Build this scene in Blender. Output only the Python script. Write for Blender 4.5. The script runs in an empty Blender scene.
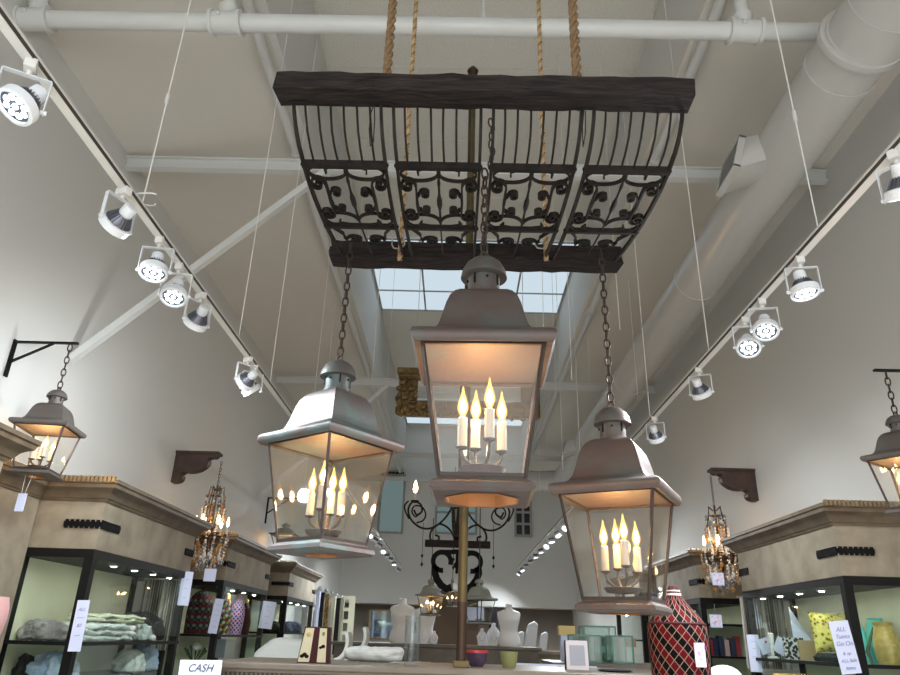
import bpy, math, random
from mathutils import Vector, Matrix, Quaternion
random.seed(7)
PI=math.pi
S=bpy.context.scene
C=S.collection
# ---------------------------------------------------------------- camera
F=700.0; CZ=1.4
p_,r_,y_=map(math.radians,(23.2,1.75,-1.0))
FW=Vector((math.sin(y_)*math.cos(p_),math.cos(y_)*math.cos(p_),math.sin(p_)))
RT=Vector((math.cos(y_),-math.sin(y_),0)); UP=RT.cross(FW)
RR=RT*math.cos(r_)+UP*math.sin(r_); UU=-RT*math.sin(r_)+UP*math.cos(r_)
CAM=Vector((0,0,CZ))
cam=bpy.data.cameras.new('camera'); co=bpy.data.objects.new('camera',cam); C.objects.link(co)
cam.sensor_width=36; cam.lens=36*F/900; cam.clip_start=.05; cam.clip_end=200
M3=Matrix((RR,UU,-FW)).transposed(); co.matrix_world=Matrix.Translation(CAM)@M3.to_4x4()
S.camera=co
def ray(px,py): return FW+RR*((px-450)/F)+UU*((337.5-py)/F)
def at(px,py,Y): d=ray(px,py); return CAM+d*(Y/d.y)
def atx(px,py,X): d=ray(px,py); return CAM+d*(X/d.x)
def atz(px,py,Z): d=ray(px,py); return CAM+d*((Z-CZ)/d.z)
# ---------------------------------------------------------------- materials
def mat(name,col,rough=.5,metal=0,col2=None,scale=8,bump=0,bscale=None,emit=None,spec=None,stretch=None,lo=.35,hi=.65,detail=4):
    m=bpy.data.materials.new(name); m.use_nodes=True; nt=m.node_tree; b=nt.nodes['Principled BSDF']
    b.inputs['Base Color'].default_value=(*col,1); b.inputs['Roughness'].default_value=rough; b.inputs['Metallic'].default_value=metal
    if spec is not None: b.inputs['Specular IOR Level'].default_value=spec
    if emit: b.inputs['Emission Color'].default_value=(*emit[0],1); b.inputs['Emission Strength'].default_value=emit[1]
    if col2 or bump:
        tc=nt.nodes.new('ShaderNodeTexCoord'); mp=nt.nodes.new('ShaderNodeMapping')
        nt.links.new(tc.outputs['Object'],mp.inputs['Vector'])
        if stretch: mp.inputs['Scale'].default_value=stretch
        n=nt.nodes.new('ShaderNodeTexNoise'); n.inputs['Scale'].default_value=scale; n.inputs['Detail'].default_value=detail
        nt.links.new(mp.outputs[0],n.inputs['Vector'])
        if col2:
            cr=nt.nodes.new('ShaderNodeValToRGB'); cr.color_ramp.elements[0].position=lo; cr.color_ramp.elements[1].position=hi
            cr.color_ramp.elements[0].color=(*col,1); cr.color_ramp.elements[1].color=(*col2,1)
            nt.links.new(n.outputs['Fac'],cr.inputs['Fac']); nt.links.new(cr.outputs[0],b.inputs['Base Color'])
        if bump:
            n2=n
            if bscale:
                n2=nt.nodes.new('ShaderNodeTexNoise'); n2.inputs['Scale'].default_value=bscale; nt.links.new(mp.outputs[0],n2.inputs['Vector'])
            bp=nt.nodes.new('ShaderNodeBump'); bp.inputs['Strength'].default_value=bump; bp.inputs['Distance'].default_value=.01
            nt.links.new(n2.outputs['Fac'],bp.inputs['Height']); nt.links.new(bp.outputs[0],b.inputs['Normal'])
    return m
def glass(name,tint=(1,1,1),refl=.12,rough=.02,dust=0):
    m=bpy.data.materials.new(name); m.use_nodes=True; nt=m.node_tree; nt.nodes.clear()
    o=nt.nodes.new('ShaderNodeOutputMaterial'); mx=nt.nodes.new('ShaderNodeMixShader'); t=nt.nodes.new('ShaderNodeBsdfTransparent'); g=nt.nodes.new('ShaderNodeBsdfGlossy')
    lw=nt.nodes.new('ShaderNodeLayerWeight'); lw.inputs['Blend'].default_value=.35
    mr=nt.nodes.new('ShaderNodeMapRange'); mr.inputs['To Min'].default_value=refl*.5; mr.inputs['To Max'].default_value=min(1,refl*5)
    nt.links.new(lw.outputs['Fresnel'],mr.inputs['Value']); nt.links.new(mr.outputs[0],mx.inputs['Fac'])
    t.inputs['Color'].default_value=(*tint,1); g.inputs['Roughness'].default_value=rough
    nt.links.new(t.outputs[0],mx.inputs[1]); nt.links.new(g.outputs[0],mx.inputs[2])
    if dust:
        d=nt.nodes.new('ShaderNodeBsdfTranslucent'); d.inputs['Color'].default_value=(.9,.88,.84,1); d2=nt.nodes.new('ShaderNodeBsdfDiffuse'); d2.inputs['Color'].default_value=(.9,.88,.84,1)
        a=nt.nodes.new('ShaderNodeMixShader'); b=nt.nodes.new('ShaderNodeMixShader'); a.inputs['Fac'].default_value=.4; b.inputs['Fac'].default_value=dust
        nt.links.new(d.outputs[0],a.inputs[1]); nt.links.new(d2.outputs[0],a.inputs[2]); nt.links.new(mx.outputs[0],b.inputs[1]); nt.links.new(a.outputs[0],b.inputs[2]); nt.links.new(b.outputs[0],o.inputs['Surface'])
    else: nt.links.new(mx.outputs[0],o.inputs['Surface'])
    return m
def emis(name,col,st):
    m=bpy.data.materials.new(name); m.use_nodes=True; nt=m.node_tree; nt.nodes.clear()
    o=nt.nodes.new('ShaderNodeOutputMaterial'); e=nt.nodes.new('ShaderNodeEmission'); e.inputs['Color'].default_value=(*col,1); e.inputs['Strength'].default_value=st
    nt.links.new(e.outputs[0],o.inputs['Surface']); return m
def diamond(name,cols,line,n,vs,lw=.13):
    m=bpy.data.materials.new(name); m.use_nodes=True; nt=m.node_tree; b=nt.nodes['Principled BSDF']; b.inputs['Roughness'].default_value=.8; b.inputs['Specular IOR Level'].default_value=.1
    N=nt.nodes.new; L=nt.links.new
    tc=N('ShaderNodeTexCoord'); sx=N('ShaderNodeSeparateXYZ'); L(tc.outputs['Object'],sx.inputs[0])
    def mth(op,a,bb=None,c=None):
        k=N('ShaderNodeMath'); k.operation=op
        for i,v in enumerate((a,bb,c)):
            if v is None: continue
            if isinstance(v,(int,float)): k.inputs[i].default_value=v
            else: L(v,k.inputs[i])
        return k.outputs[0]
    ang=mth('ARCTAN2',sx.outputs['Y'],sx.outputs['X']); u=mth('MULTIPLY',ang,n/(2*PI)); v=mth('MULTIPLY',sx.outputs['Z'],vs)
    a=mth('ADD',u,v); d=mth('SUBTRACT',u,v)
    fa=mth('FLOOR',a); fd=mth('FLOOR',d)
    par=mth('MODULO',mth('ADD',mth('ADD',fa,mth('MULTIPLY',fd,2)),400),len(cols))
    def edge(q): 
        f=mth('FRACT',q); return mth('MAXIMUM',mth('LESS_THAN',f,lw),mth('GREATER_THAN',f,1-lw*.2))
    ed=mth('MAXIMUM',edge(a),edge(d))
    cr=N('ShaderNodeValToRGB'); cr.color_ramp.interpolation='CONSTANT'
    while len(cr.color_ramp.elements)<len(cols): cr.color_ramp.elements.new(.5)
    for i,cc in enumerate(cols):
        cr.color_ramp.elements[i].position=i/len(cols); cr.color_ramp.elements[i].color=(*cc,1)
    L(mth('DIVIDE',mth('ADD',par,.5),len(cols)),cr.inputs['Fac'])
    mx=N('ShaderNodeMix'); mx.data_type='RGBA'; L(ed,mx.inputs[0]); L(cr.outputs[0],mx.inputs[6]); mx.inputs[7].default_value=(*line,1)
    L(mx.outputs[2],b.inputs['Base Color']); return m
def voro(name,c1,c2,c3,scale):
    m=bpy.data.materials.new(name); m.use_nodes=True; nt=m.node_tree; b=nt.nodes['Principled BSDF']; b.inputs['Roughness'].default_value=.8
    v=nt.nodes.new('ShaderNodeTexVoronoi'); v.inputs['Scale'].default_value=scale; tc=nt.nodes.new('ShaderNodeTexCoord'); nt.links.new(tc.outputs['Object'],v.inputs['Vector'])
    cr=nt.nodes.new('ShaderNodeValToRGB'); cr.color_ramp.interpolation='CONSTANT'; e=cr.color_ramp.elements
    e[0].position=0; e[0].color=(*c1,1); e[1].position=.30; e[1].color=(*c2,1); k=e.new(.52); k.color=(*c3,1)
    nt.links.new(v.outputs['Distance'],cr.inputs['Fac']); nt.links.new(cr.outputs[0],b.inputs['Base Color']); return m
def stripes(name,cols,scale,axis='X'):
    m=bpy.data.materials.new(name); m.use_nodes=True; nt=m.node_tree; b=nt.nodes['Principled BSDF']; b.inputs['Roughness'].default_value=.9
    tc=nt.nodes.new('ShaderNodeTexCoord'); sx=nt.nodes.new('ShaderNodeSeparateXYZ'); nt.links.new(tc.outputs['Object'],sx.inputs[0])
    a=nt.nodes.new('ShaderNodeMath'); a.operation='MULTIPLY'; a.inputs[1].default_value=scale; nt.links.new(sx.outputs[axis],a.inputs[0])
    f=nt.nodes.new('ShaderNodeMath'); f.operation='FRACT'; nt.links.new(a.outputs[0],f.inputs[0])
    cr=nt.nodes.new('ShaderNodeValToRGB'); cr.color_ramp.interpolation='CONSTANT'
    while len(cr.color_ramp.elements)<len(cols): cr.color_ramp.elements.new(.5)
    for i,cc in enumerate(cols): cr.color_ramp.elements[i].position=i/len(cols); cr.color_ramp.elements[i].color=(*cc,1)
    nt.links.new(f.outputs[0],cr.inputs['Fac']); nt.links.new(cr.outputs[0],b.inputs['Base Color']); return m
M=dict(
 wall=mat('wall_paint',(.63,.63,.61),.75,bump=.05,bscale=60),
 ceil=mat('ceiling_paint',(.64,.61,.555),.85,bump=.05,bscale=40),
 tile=mat('acoustic_tile',(.74,.72,.66),.9,col2=(.64,.62,.57),scale=60,bump=.5,bscale=90),
 taupe=mat('taupe_paint',(.58,.53,.47),.8),
 floor=mat('floor_stone',(.42,.38,.33),.4,col2=(.50,.46,.40),scale=3),
 enamel=mat('white_enamel',(.60,.61,.60),.35,bump=.03,bscale=30),
 duct=mat('duct_enamel',(.50,.49,.47),.24,metal=.0,bump=.04,bscale=12),
 trackm=mat('track_enamel',(.72,.72,.70),.4), slot=mat('track_slot',(.06,.05,.045),.5),
 headm=mat('lamp_housing_enamel',(.75,.79,.84),.35), fin=mat('heat_sink_alloy',(.20,.21,.25),.4,metal=.7),
 lensring=mat('lens_bezel',(.12,.14,.17),.5), led=emis('led_lens',(.88,.95,1),5), puck=emis('puck_light_lens',(.96,1,.90),90),
 darkwood=mat('aged_dark_wood',(.008,.006,.006),.75,col2=(.032,.023,.021),spec=.2,scale=7,bump=1.0,bscale=9,stretch=(1.2,9,9),lo=.3,hi=.7),
 iron=mat('blackened_iron',(.008,.0065,.006),.7,metal=.0,col2=(.020,.013,.010),scale=20,bump=.15,spec=.25),
 rustiron=mat('rusty_chain_iron',(.035,.026,.022),.6,metal=.5,col2=(.075,.048,.035),scale=25),
 patina=mat('verdigris_copper',(.105,.080,.078),.5,metal=.3,col2=(.085,.145,.15),scale=4.5,bump=.35,bscale=14,lo=.46,hi=.70,detail=8),
 patina2=mat('brown_aged_copper',(.090,.064,.058),.48,metal=.25,col2=(.085,.098,.092),scale=6,bump=.35,bscale=14,lo=.48,hi=.72,detail=8),
 patina3=mat('dull_bronze_roof',(.095,.078,.07),.5,metal=.3,col2=(.11,.10,.092),scale=6,bump=.15,bscale=16),
 copper=mat('polished_copper_lining',(.42,.19,.075),.6,metal=.08,spec=.25,col2=(.32,.135,.05),scale=5,bump=.08,bscale=12),
 candle=mat('candle_sleeve',(.52,.46,.38),.6), bulb=emis('warm_bulb_glass',(1,.55,.20),42), bulbsoft=emis('dim_warm_bulb',(1,.62,.28),14),
 pane=glass('lantern_glass',(.98,.985,.98),.022,dust=.005), caseglass=glass('case_glass',(.93,.97,.95),.03), vaseglass=glass('vase_glass',(.93,.95,.95),.05,.05),
 shelfglass=glass('shelf_glass',(.70,.80,.76),.2),
 rope=mat('jute_rope',(.13,.075,.035),.9,col2=(.24,.15,.075),scale=60,bump=.5), rope2=mat('golden_twisted_rope',(.34,.22,.10),.7,col2=(.52,.38,.21),scale=50,bump=.3),
 wire=mat('white_cable',(.70,.69,.66),.5), steel=mat('steel_wire',(.55,.55,.56),.3,metal=.9),
 brass=mat('antique_brass',(.075,.060,.026),.45,metal=.6,col2=(.12,.09,.038),scale=8), redbrass=mat('red_copper_pipe',(.045,.024,.015),.45,metal=.5),
 plaster=mat('beige_header_plaster',(.185,.155,.11),.75,col2=(.27,.235,.175),scale=5,bump=.15,bscale=15,detail=8),
 cornice=mat('gilded_taupe_moulding',(.085,.062,.040),.5,metal=.1,col2=(.14,.108,.07),scale=8),
 post=mat('dark_bronze_bar',(.040,.028,.024),.5,metal=.3), bead=mat('gilded_beading',(.20,.145,.08),.4,metal=.3),
 blackframe=mat('black_case_frame',(.004,.004,.004),.6,spec=.2), cream=mat('case_back_cream',(.66,.64,.46),.8,col2=(.74,.72,.56),scale=2),
 strapm=mat('black_iron_strap',(.003,.003,.004),.7,spec=.15), paper=mat('sign_paper',(.62,.66,.86),.8), ink=mat('marker_ink',(.02,.02,.05),.7), inkf=mat('faint_ink',(.22,.24,.42),.8),
 cloth=mat('white_cloth',(.70,.74,.72),.9,bump=.3,bscale=20), bluecloth=mat('pale_blue_cloth',(.34,.45,.62),.9,col2=(.5,.6,.75),scale=9,bump=.4), greyc=mat('grey_fabric',(.36,.34,.33),.9,col2=(.22,.19,.19),scale=8,bump=.3),
 blackc=mat('black_cloth',(.012,.011,.013),.95,bump=.3,bscale=20), pink=mat('pink_fabric',(.62,.36,.36),.9,bump=.5,bscale=80), creamc=mat('cream_cloth',(.66,.66,.50),.9,bump=.3,bscale=20),
 counter=mat('counter_paint',(.105,.088,.068),.45,col2=(.15,.128,.10),scale=4), counterd=mat('counter_dentil',(.17,.13,.10),.5),
 manneq=mat('white_mannequin',(.74,.76,.78),.5), bust=mat('white_display_stand',(.70,.73,.80),.5),
 gold=mat('gilt_carving',(.10,.06,.022),.45,metal=.5,col2=(.22,.14,.05),scale=25,bump=.8,bscale=30),
 corbel=mat('carved_brown_wood',(.035,.018,.012),.5,col2=(.06,.03,.02),scale=12,bump=.4),
 crystal=mat('crystal_drop',(.75,.68,.60),.08,metal=.0,spec=1), amber=mat('amber_crystal',(.45,.22,.07),.15,spec=.8), pearl=mat('mirror_crystal',(.75,.75,.78),.12,metal=.9),
 bronze=mat('chandelier_bronze',(.09,.05,.025),.4,metal=.7),
 sky=emis('skylight_diffuser',(.74,.88,.98),.46), gridw=mat('skylight_bar',(.35,.36,.35),.6),
 boxm=mat('maroon_box_card',(.035,.004,.006),.6,spec=.2), boxc=mat('cream_box_label',(.42,.39,.27),.6), boxg=mat('gold_seal',(.35,.25,.08),.4), choc=mat('chocolate_print',(.012,.004,.003),.8,spec=.1), boxgr=mat('green_seal',(.10,.16,.03),.5),
 bowlp=mat('purple_glazed_bowl',(.045,.035,.09),.25,col2=(.08,.05,.07),scale=30), bowlr=mat('red_glaze',(.35,.02,.03),.3), bowly=mat('yellow_green_glaze',(.20,.21,.085),.35),
 lilac=mat('lilac_frame',(.50,.47,.50),.5), greyd=mat('grey_panel',(.27,.28,.33),.6), window=emis('window_glow_teal',(.24,.33,.33),.30), winc=emis('window_glow_pale',(.45,.75,.85),.9), windark=mat('dark_window_pane',(.02,.02,.03),.2),
 winfr=mat('window_frame_grey',(.30,.31,.29),.6), mirror=mat('mirror_glass',(.45,.55,.62),.05,metal=.9), brown=mat('brown_panel',(.09,.055,.03),.6), kraft=mat('kraft_cardboard',(.45,.32,.17),.8), yellow=mat('yellow_box_card',(.62,.48,.20),.7),
 turq=mat('turquoise_glaze',(.10,.55,.50),.3), goldy=mat('golden_glaze',(.55,.42,.12),.3,col2=(.40,.28,.07),scale=25,bump=.3), green=mat('leaf_green',(.05,.10,.04),.6), white=mat('white_flower',(.8,.8,.78),.7),
 stone=mat('verdigris_far_roof',(.24,.25,.22),.6), red=mat('red_cloth',(.4,.03,.05),.8), navy=mat('navy_cloth',(.02,.025,.07),.8),
 redbottle=diamond('red_black_diamond_weave',[(.085,.002,.006),(.0015,.001,.002)],(.22,.16,.12),20,20,.075),
 greybottle=diamond('grey_red_scallop_weave',[(.05,.06,.05),(.13,.14,.12),(.16,.01,.02)],(.01,.01,.01),12,18,.2),
 multibottle=diamond('green_yellow_diamond_weave',[(.02,.15,.06),(.62,.5,.04),(.75,.78,.75),(.35,.02,.03)],(.02,.02,.02),9,20,.1),
 pinkbottle=diamond('pink_blue_diamond_weave',[(.03,.05,.42),(.55,.03,.15),(.10,.12,.60)],(.85,.62,.78),11,20,.25),
 leopard=voro('leopard_print',(.08,.04,.02),(.60,.46,.06),(.72,.64,.16),34), zebra=voro('black_white_print',(.02,.02,.02),(.02,.02,.02),(.6,.62,.62),40),
 scarfA=stripes('striped_scarf_weave',[(.55,.55,.52),(.16,.15,.14),(.42,.36,.28),(.60,.60,.58)],22,'Y'), scarfB=stripes('dark_striped_scarf_weave',[(.08,.07,.06),(.5,.48,.42),(.08,.07,.06),(.25,.2,.15)],22,'Y'),
 leoscarf=voro('leopard_scarf_print',(.05,.03,.01),(.35,.20,.05),(.45,.30,.12),18), wrap=mat('translucent_wrap',(.46,.50,.50),.4,col2=(.62,.66,.66),scale=9,bump=.6),
 card=mat('tag_print',(.75,.72,.82),.7,col2=(.55,.25,.55),scale=30,lo=.5,hi=.62), plank=mat('warm_wood',(.35,.22,.12),.5,col2=(.28,.17,.09),scale=10),
)
# ---------------------------------------------------------------- mesh builder
def flameglass():
    m=bpy.data.materials.new('flame_bulb_glass'); m.use_nodes=True; nt=m.node_tree; nt.nodes.clear(); N=nt.nodes.new; L=nt.links.new
    o=N('ShaderNodeOutputMaterial'); mx=N('ShaderNodeMixShader'); t=N('ShaderNodeBsdfTransparent'); e=N('ShaderNodeEmission'); lw=N('ShaderNodeLayerWeight'); lw.inputs['Blend'].default_value=.5
    t.inputs['Color'].default_value=(1,.9,.75,1)
    e.inputs['Color'].default_value=(1,.46,.10,1); e.inputs['Strength'].default_value=2.6
    mr=N('ShaderNodeMapRange'); mr.inputs['To Min'].default_value=.75; mr.inputs['To Max'].default_value=.12
    L(lw.outputs['Facing'],mr.inputs['Value']); L(mr.outputs[0],mx.inputs['Fac']); L(t.outputs[0],mx.inputs[1]); L(e.outputs[0],mx.inputs[2]); L(mx.outputs[0],o.inputs['Surface']); return m
M['ropedark']=mat('painted_shade_strand',(.20,.12,.055),.8,col2=(.26,.16,.08),scale=60,bump=.3); M['flameglass']=flameglass(); M['core']=emis('bulb_core_glow',(1,.60,.26),520)  # darker strand puts the shaded stripes of the twist into the colour
class MB:
    def __init__(s): s.v=[]; s.f=[]; s.mi=[]; s.m=0
    def add(s,vs,fs):
        o=len(s.v); s.v+=[tuple(v) for v in vs]; s.f+=[tuple(i+o for i in f) for f in fs]; s.mi+=[s.m]*len(fs)
    def box(s,c,d,R=None):
        x,y,z=[k/2 for k in d]; vs=[Vector((a,b,e)) for a in(-x,x) for b in(-y,y) for e in(-z,z)]
        if R: vs=[R@v for v in vs]
        c=Vector(c); s.add([v+c for v in vs],[(0,1,3,2),(4,6,7,5),(0,4,5,1),(2,3,7,6),(0,2,6,4),(1,5,7,3)]); return s
    def bb(s,a,b): return s.box([(a[i]+b[i])/2 for i in range(3)],[abs(b[i]-a[i]) for i in range(3)])
    def tube(s,pts,r,n=8,closed=False,cap=True):
        pts=[Vector(p) for p in pts]; N=len(pts); rs=r if isinstance(r,(list,tuple)) else [r]*N
        T=[]
        for i in range(N):
            if closed: t=pts[(i+1)%N]-pts[i-1]
            else: t=pts[min(i+1,N-1)]-pts[max(i-1,0)]
            T.append(t.normalized() if t.length>1e-9 else Vector((0,0,1)))
        a=Vector((0,0,1)) if abs(T[0].z)<.9 else Vector((1,0,0)); u=(a-T[0]*a.dot(T[0])).normalized(); vs=[]
        for i in range(N):
            u=(u-T[i]*u.dot(T[i])); u=u.normalized() if u.length>1e-6 else T[i].orthogonal().normalized(); w=T[i].cross(u)
            for k in range(n):
                q=2*PI*k/n; vs.append(pts[i]+(u*math.cos(q)+w*math.sin(q))*rs[i])
        fs=[]
        for i in range(N if closed else N-1):
            j=(i+1)%N
            for k in range(n): l=(k+1)%n; fs.append((i*n+k,i*n+l,j*n+l,j*n+k))
        if cap and not closed: fs.append(tuple(range(n))[::-1]); fs.append(tuple((N-1)*n+k for k in range(n)))
        s.add(vs,fs); return s
    def strip(s,pts,nor,w,t):
        """flat bar: width w along nor[i], thickness t"""
        pts=[Vector(p) for p in pts]; N=len(pts); vs=[]
        for i in range(N):
            T=(pts[min(i+1,N-1)]-pts[max(i-1,0)]); T=T.normalized() if T.length>1e-9 else Vector((1,0,0))
            n=Vector(nor[i]) if isinstance(nor,list) else Vector(nor); n=(n-T*n.dot(T)).normalized(); b=T.cross(n)
            for a,e in((1,1),(1,-1),(-1,-1),(-1,1)): vs.append(pts[i]+n*(a*w/2)+b*(e*t/2))
        fs=[(i*4+k,i*4+(k+1)%4,(i+1)*4+(k+1)%4,(i+1)*4+k) for i in range(N-1) for k in range(4)]+[(3,2,1,0),tuple((N-1)*4+k for k in range(4))]
        s.add(vs,fs); return s
    def lathe(s,prof,n=20,c=(0,0,0),ax=None,ph=0,sq=False):
        vs=[]; c=Vector(c)
        for r,z in prof:
            for k in range(n):
                q=2*PI*k/n+ph; rr=r/math.cos(PI/n) if sq else r
                v=Vector((rr*math.cos(q),rr*math.sin(q),z)); 
                if ax: v=ax@v
                vs.append(v+c)
        fs=[(i*n+k,i*n+(k+1)%n,(i+1)*n+(k+1)%n,(i+1)*n+k) for i in range(len(prof)-1) for k in range(n)]
        if prof[0][0]>1e-5: fs.append(tuple(range(n))[::-1])
        if prof[-1][0]>1e-5: fs.append(tuple((len(prof)-1)*n+k for k in range(n)))
        s.add(vs,fs); return s
    def ring(s,prof,n=20,c=(0,0,0),ph=0):
        """closed profile lathe"""
        vs=[]; c=Vector(c); P=len(prof)
        for r,z in prof:
            for k in range(n): q=2*PI*k/n+ph; vs.append(Vector((r*math.cos(q),r*math.sin(q),z))+c)
        s.add(vs,[(i*n+k,i*n+(k+1)%n,((i+1)%P)*n+(k+1)%n,((i+1)%P)*n+k) for i in range(P) for k in range(n)]); return s
    def ball(s,c,r,n=10,m=7):
        rx,ry,rz=(r,r,r) if not isinstance(r,(tuple,list)) else r
        vs=[];c=Vector(c)
        for i in range(m+1):
            t=PI*i/m
            for k in range(n): q=2*PI*k/n; vs.append(c+Vector((rx*math.sin(t)*math.cos(q),ry*math.sin(t)*math.sin(q),-rz*math.cos(t))))
        s.add(vs,[(i*n+k,i*n+(k+1)%n,(i+1)*n+(k+1)%n,(i+1)*n+k) for i in range(m) for k in range(n)]); return s
    def quad(s,*p): s.add(p,[tuple(range(len(p)))]); return s
    def slab(s,p,nrm,t):
        """polygon p extruded by t along nrm"""
        p=[Vector(q) for q in p]; d=Vector(nrm)*t; n=len(p)
        s.add(p+[q+d for q in p],[tuple(range(n))[::-1],tuple(range(n,2*n))]+[(i,(i+1)%n,(i+1)%n+n,i+n) for i in range(n)]); return s
    def moulding(s,path,prof):
        """sweep prof[(out,z)] along open plan path (outward = right side of direction), mitred"""
        P=[Vector((a[0],a[1])) for a in path]; N=len(P); vs=[]
        for i in range(N):
            d1=(P[i]-P[i-1]).normalized() if i>0 else (P[1]-P[0]).normalized()
            d2=(P[i+1]-P[i]).normalized() if i<N-1 else d1
            n1=Vector((d1.y,-d1.x)); n2=Vector((d2.y,-d2.x)); m=(n1+n2); m=m/ (m.length**2/2) if m.length>1e-6 else n1
            for o,z in prof: vs.append((P[i].x+m.x*o,P[i].y+m.y*o,z))
        K=len(prof)
        fs=[(i*K+k,i*K+(k+1)%K,(i+1)*K+(k+1)%K,(i+1)*K+k) for i in range(N-1) for k in range(K)]+[tuple(range(K))[::-1],tuple((N-1)*K+k for k in range(K))]
        s.add(vs,fs); return s
    def build(s,name,mats,parent=None,loc=None,smooth=True,ang=40,bev=0,sub=0):
        me=bpy.data.meshes.new(name); me.from_pydata([tuple(v) for v in s.v],[],s.f)
        for m in (mats if isinstance(mats,(list,tuple)) else [mats]): me.materials.append(m)
        for p,i in zip(me.polygons,s.mi): p.material_index=i
        import bmesh
        b=bmesh.new(); b.from_mesh(me); bmesh.ops.remove_doubles(b,verts=b.verts,dist=1e-6); bmesh.ops.recalc_face_normals(b,faces=b.faces)
        ca=math.radians(ang)
        for e in b.edges: e.smooth = not(len(e.link_faces)==2 and e.calc_face_angle(0)>ca)
        for f in b.faces: f.smooth=smooth
        b.to_mesh(me); b.free()
        o=bpy.data.objects.new(name,me); C.objects.link(o)
        if parent: o.parent=parent
        if loc is not None: o.location=loc
        if bev:
            md=o.modifiers.new('bevel','BEVEL'); md.width=bev; md.segments=2; md.limit_method='ANGLE'
        if sub:
            md=o.modifiers.new('sub','SUBSURF'); md.levels=sub; md.render_levels=sub
        return o
def thing(name,label,cat,loc=(0,0,0),rz=0,group=None):
    o=bpy.data.objects.new(name,None); C.objects.link(o); o.empty_display_size=.1; o.location=loc; o.rotation_euler=(0,0,rz); o['label']=label; o['category']=cat
    if group: o['group']=group
    return o
def tag(o,label,cat,group=None,kind=None):
    o['label']=label; o['category']=cat
    if group: o['group']=group
    if kind: o['kind']=kind
    return o
def struct(mb,name,m,**k): o=mb.build(name,m,**k); o['kind']='structure'; return o
KIDS={}
def copy_tree(o,parent=None,label=None,loc=None):
    c=o.copy(); C.objects.link(c)
    if parent: c.parent=parent
    if label: c['label']=label
    if loc is not None: c.location=loc
    for ch in [x for x in list(C.objects) if x.parent==o]: copy_tree(ch,c)
    return c
def textmesh(body,size,name,m,parent=None,loc=(0,0,0),rot=(PI/2,0,0),shear=.3):
    cu=bpy.data.curves.new(name,'FONT'); cu.body=body; cu.size=size; cu.align_x='CENTER'; cu.align_y='CENTER'; cu.extrude=.0006; cu.shear=shear
    t=bpy.data.objects.new('tmp',cu); C.objects.link(t); dg=bpy.context.evaluated_depsgraph_get(); me=bpy.data.meshes.new_from_object(t.evaluated_get(dg))
    C.objects.unlink(t); bpy.data.objects.remove(t); me.materials.clear(); me.materials.append(m)
    o=bpy.data.objects.new(name,me); C.objects.link(o); o.location=loc; o.rotation_euler=rot
    if parent: o.parent=parent
    return o
# ================================================================ ROOM
EX0,EX1=-3.1,3.25; ZE=5.4; ZL=5.8; ZH=7.1; LX0,LX1=-1.6,1.76; TX0,TX1=-1.54,1.83; YB=19.9; YF=-3.0
struct(MB().bb((EX0-.2,YF,-.1),(EX1+.2,YB+1.2,0)),'floor',M['floor'])
struct(MB().bb((EX0-.15,YF,0),(EX0,YB+1.0,ZE)),'wall_left',M['wall'])
struct(MB().bb((EX1,YF,0),(EX1+.15,YB+1.0,ZE)),'wall_right',M['wall'])
w=MB(); w.bb((EX0,YB,2.19),(EX1,YB+.15,ZH)); struct(w,'wall_back',M['wall'])
w=MB(); w.bb((EX0,YB+.85,0),(EX1,YB+1.0,2.3)); w.bb((EX0,YB+.15,2.19),(EX1,YB+.85,2.3)); struct(w,'wall_alcove',M['taupe'])
w=MB(); w.bb((EX0,YF-.15,0),(EX1,YF,.5)); w.bb((EX0,YF-.15,3.6),(EX1,YF,ZH)); w.bb((EX0,YF-.15,.5),(EX0+.3,YF,3.6)); w.bb((EX1-.3,YF-.15,.5),(EX1,YF,3.6)); struct(w,'wall_front',M['wall'])
w=MB()
def slope(a,b,t=.1): w.slab([(a[0],YF,a[1]),(b[0],YF,b[1]),(b[0],YB+.1,b[1]),(a[0],YB+.1,a[1])],(0,0,1),t)
slope((EX0-.15,ZE-.04),(LX0,ZL)); slope((LX1,ZL),(EX1+.15,ZE-.04))
struct(w,'ceiling',M['ceil'])
w=MB(); w.bb((LX0-.05,YF,ZL),(TX0,YB+.1,ZH)); w.bb((TX1,YF,ZL),(TX1+.05,YB+.1,ZH)); struct(w,'wall_clerestory',M['wall'])
w=MB(); w.bb((TX0-.1,YF,ZH),(TX1+.1,YB+.1,ZH+.08))
y=YF+.3
while y<YB:
    w.box(((TX0+TX1)/2,y,ZH-.003),(TX1-TX0,.012,.008)); y+=1.22
for x in (TX0+.03,(TX0+TX1)/2,TX1-.03): w.box((x,(YF+YB)/2,ZH-.002),(.02,YB-YF,.01))
struct(w,'ceiling_tiles',[M['tile'],M['wire']])
for i,(y0,y1,ym) in enumerate(((9.4,11.95,11.15),(17.4,18.15,None),(18.95,19.6,None))):
    t=thing('skylight_panel',['long skylight of pale blue daylight diffuser panes above the hanging rack','narrow skylight strip near the far end, nearer of two','narrow skylight strip right by the far wall'][i],'skylight',((TX0+TX1)/2,(y0+y1)/2,ZH-.03),0,None)
    MB().box((0,0,.012),(TX1-TX0-.06,y1-y0,.01)).build('diffuser',M['sky'],t)
    g=MB(); W=TX1-TX0-.06
    for k in range(5): g.box((-W/2+W*k/4,0,0),(.03,y1-y0,.02))
    for yy in [y0,y1]+([ym,10.3] if ym else []): g.box((0,yy-(y0+y1)/2,0),(W,.03,.02))
    g.build('glazing_bars',M['gridw'],t)
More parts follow.
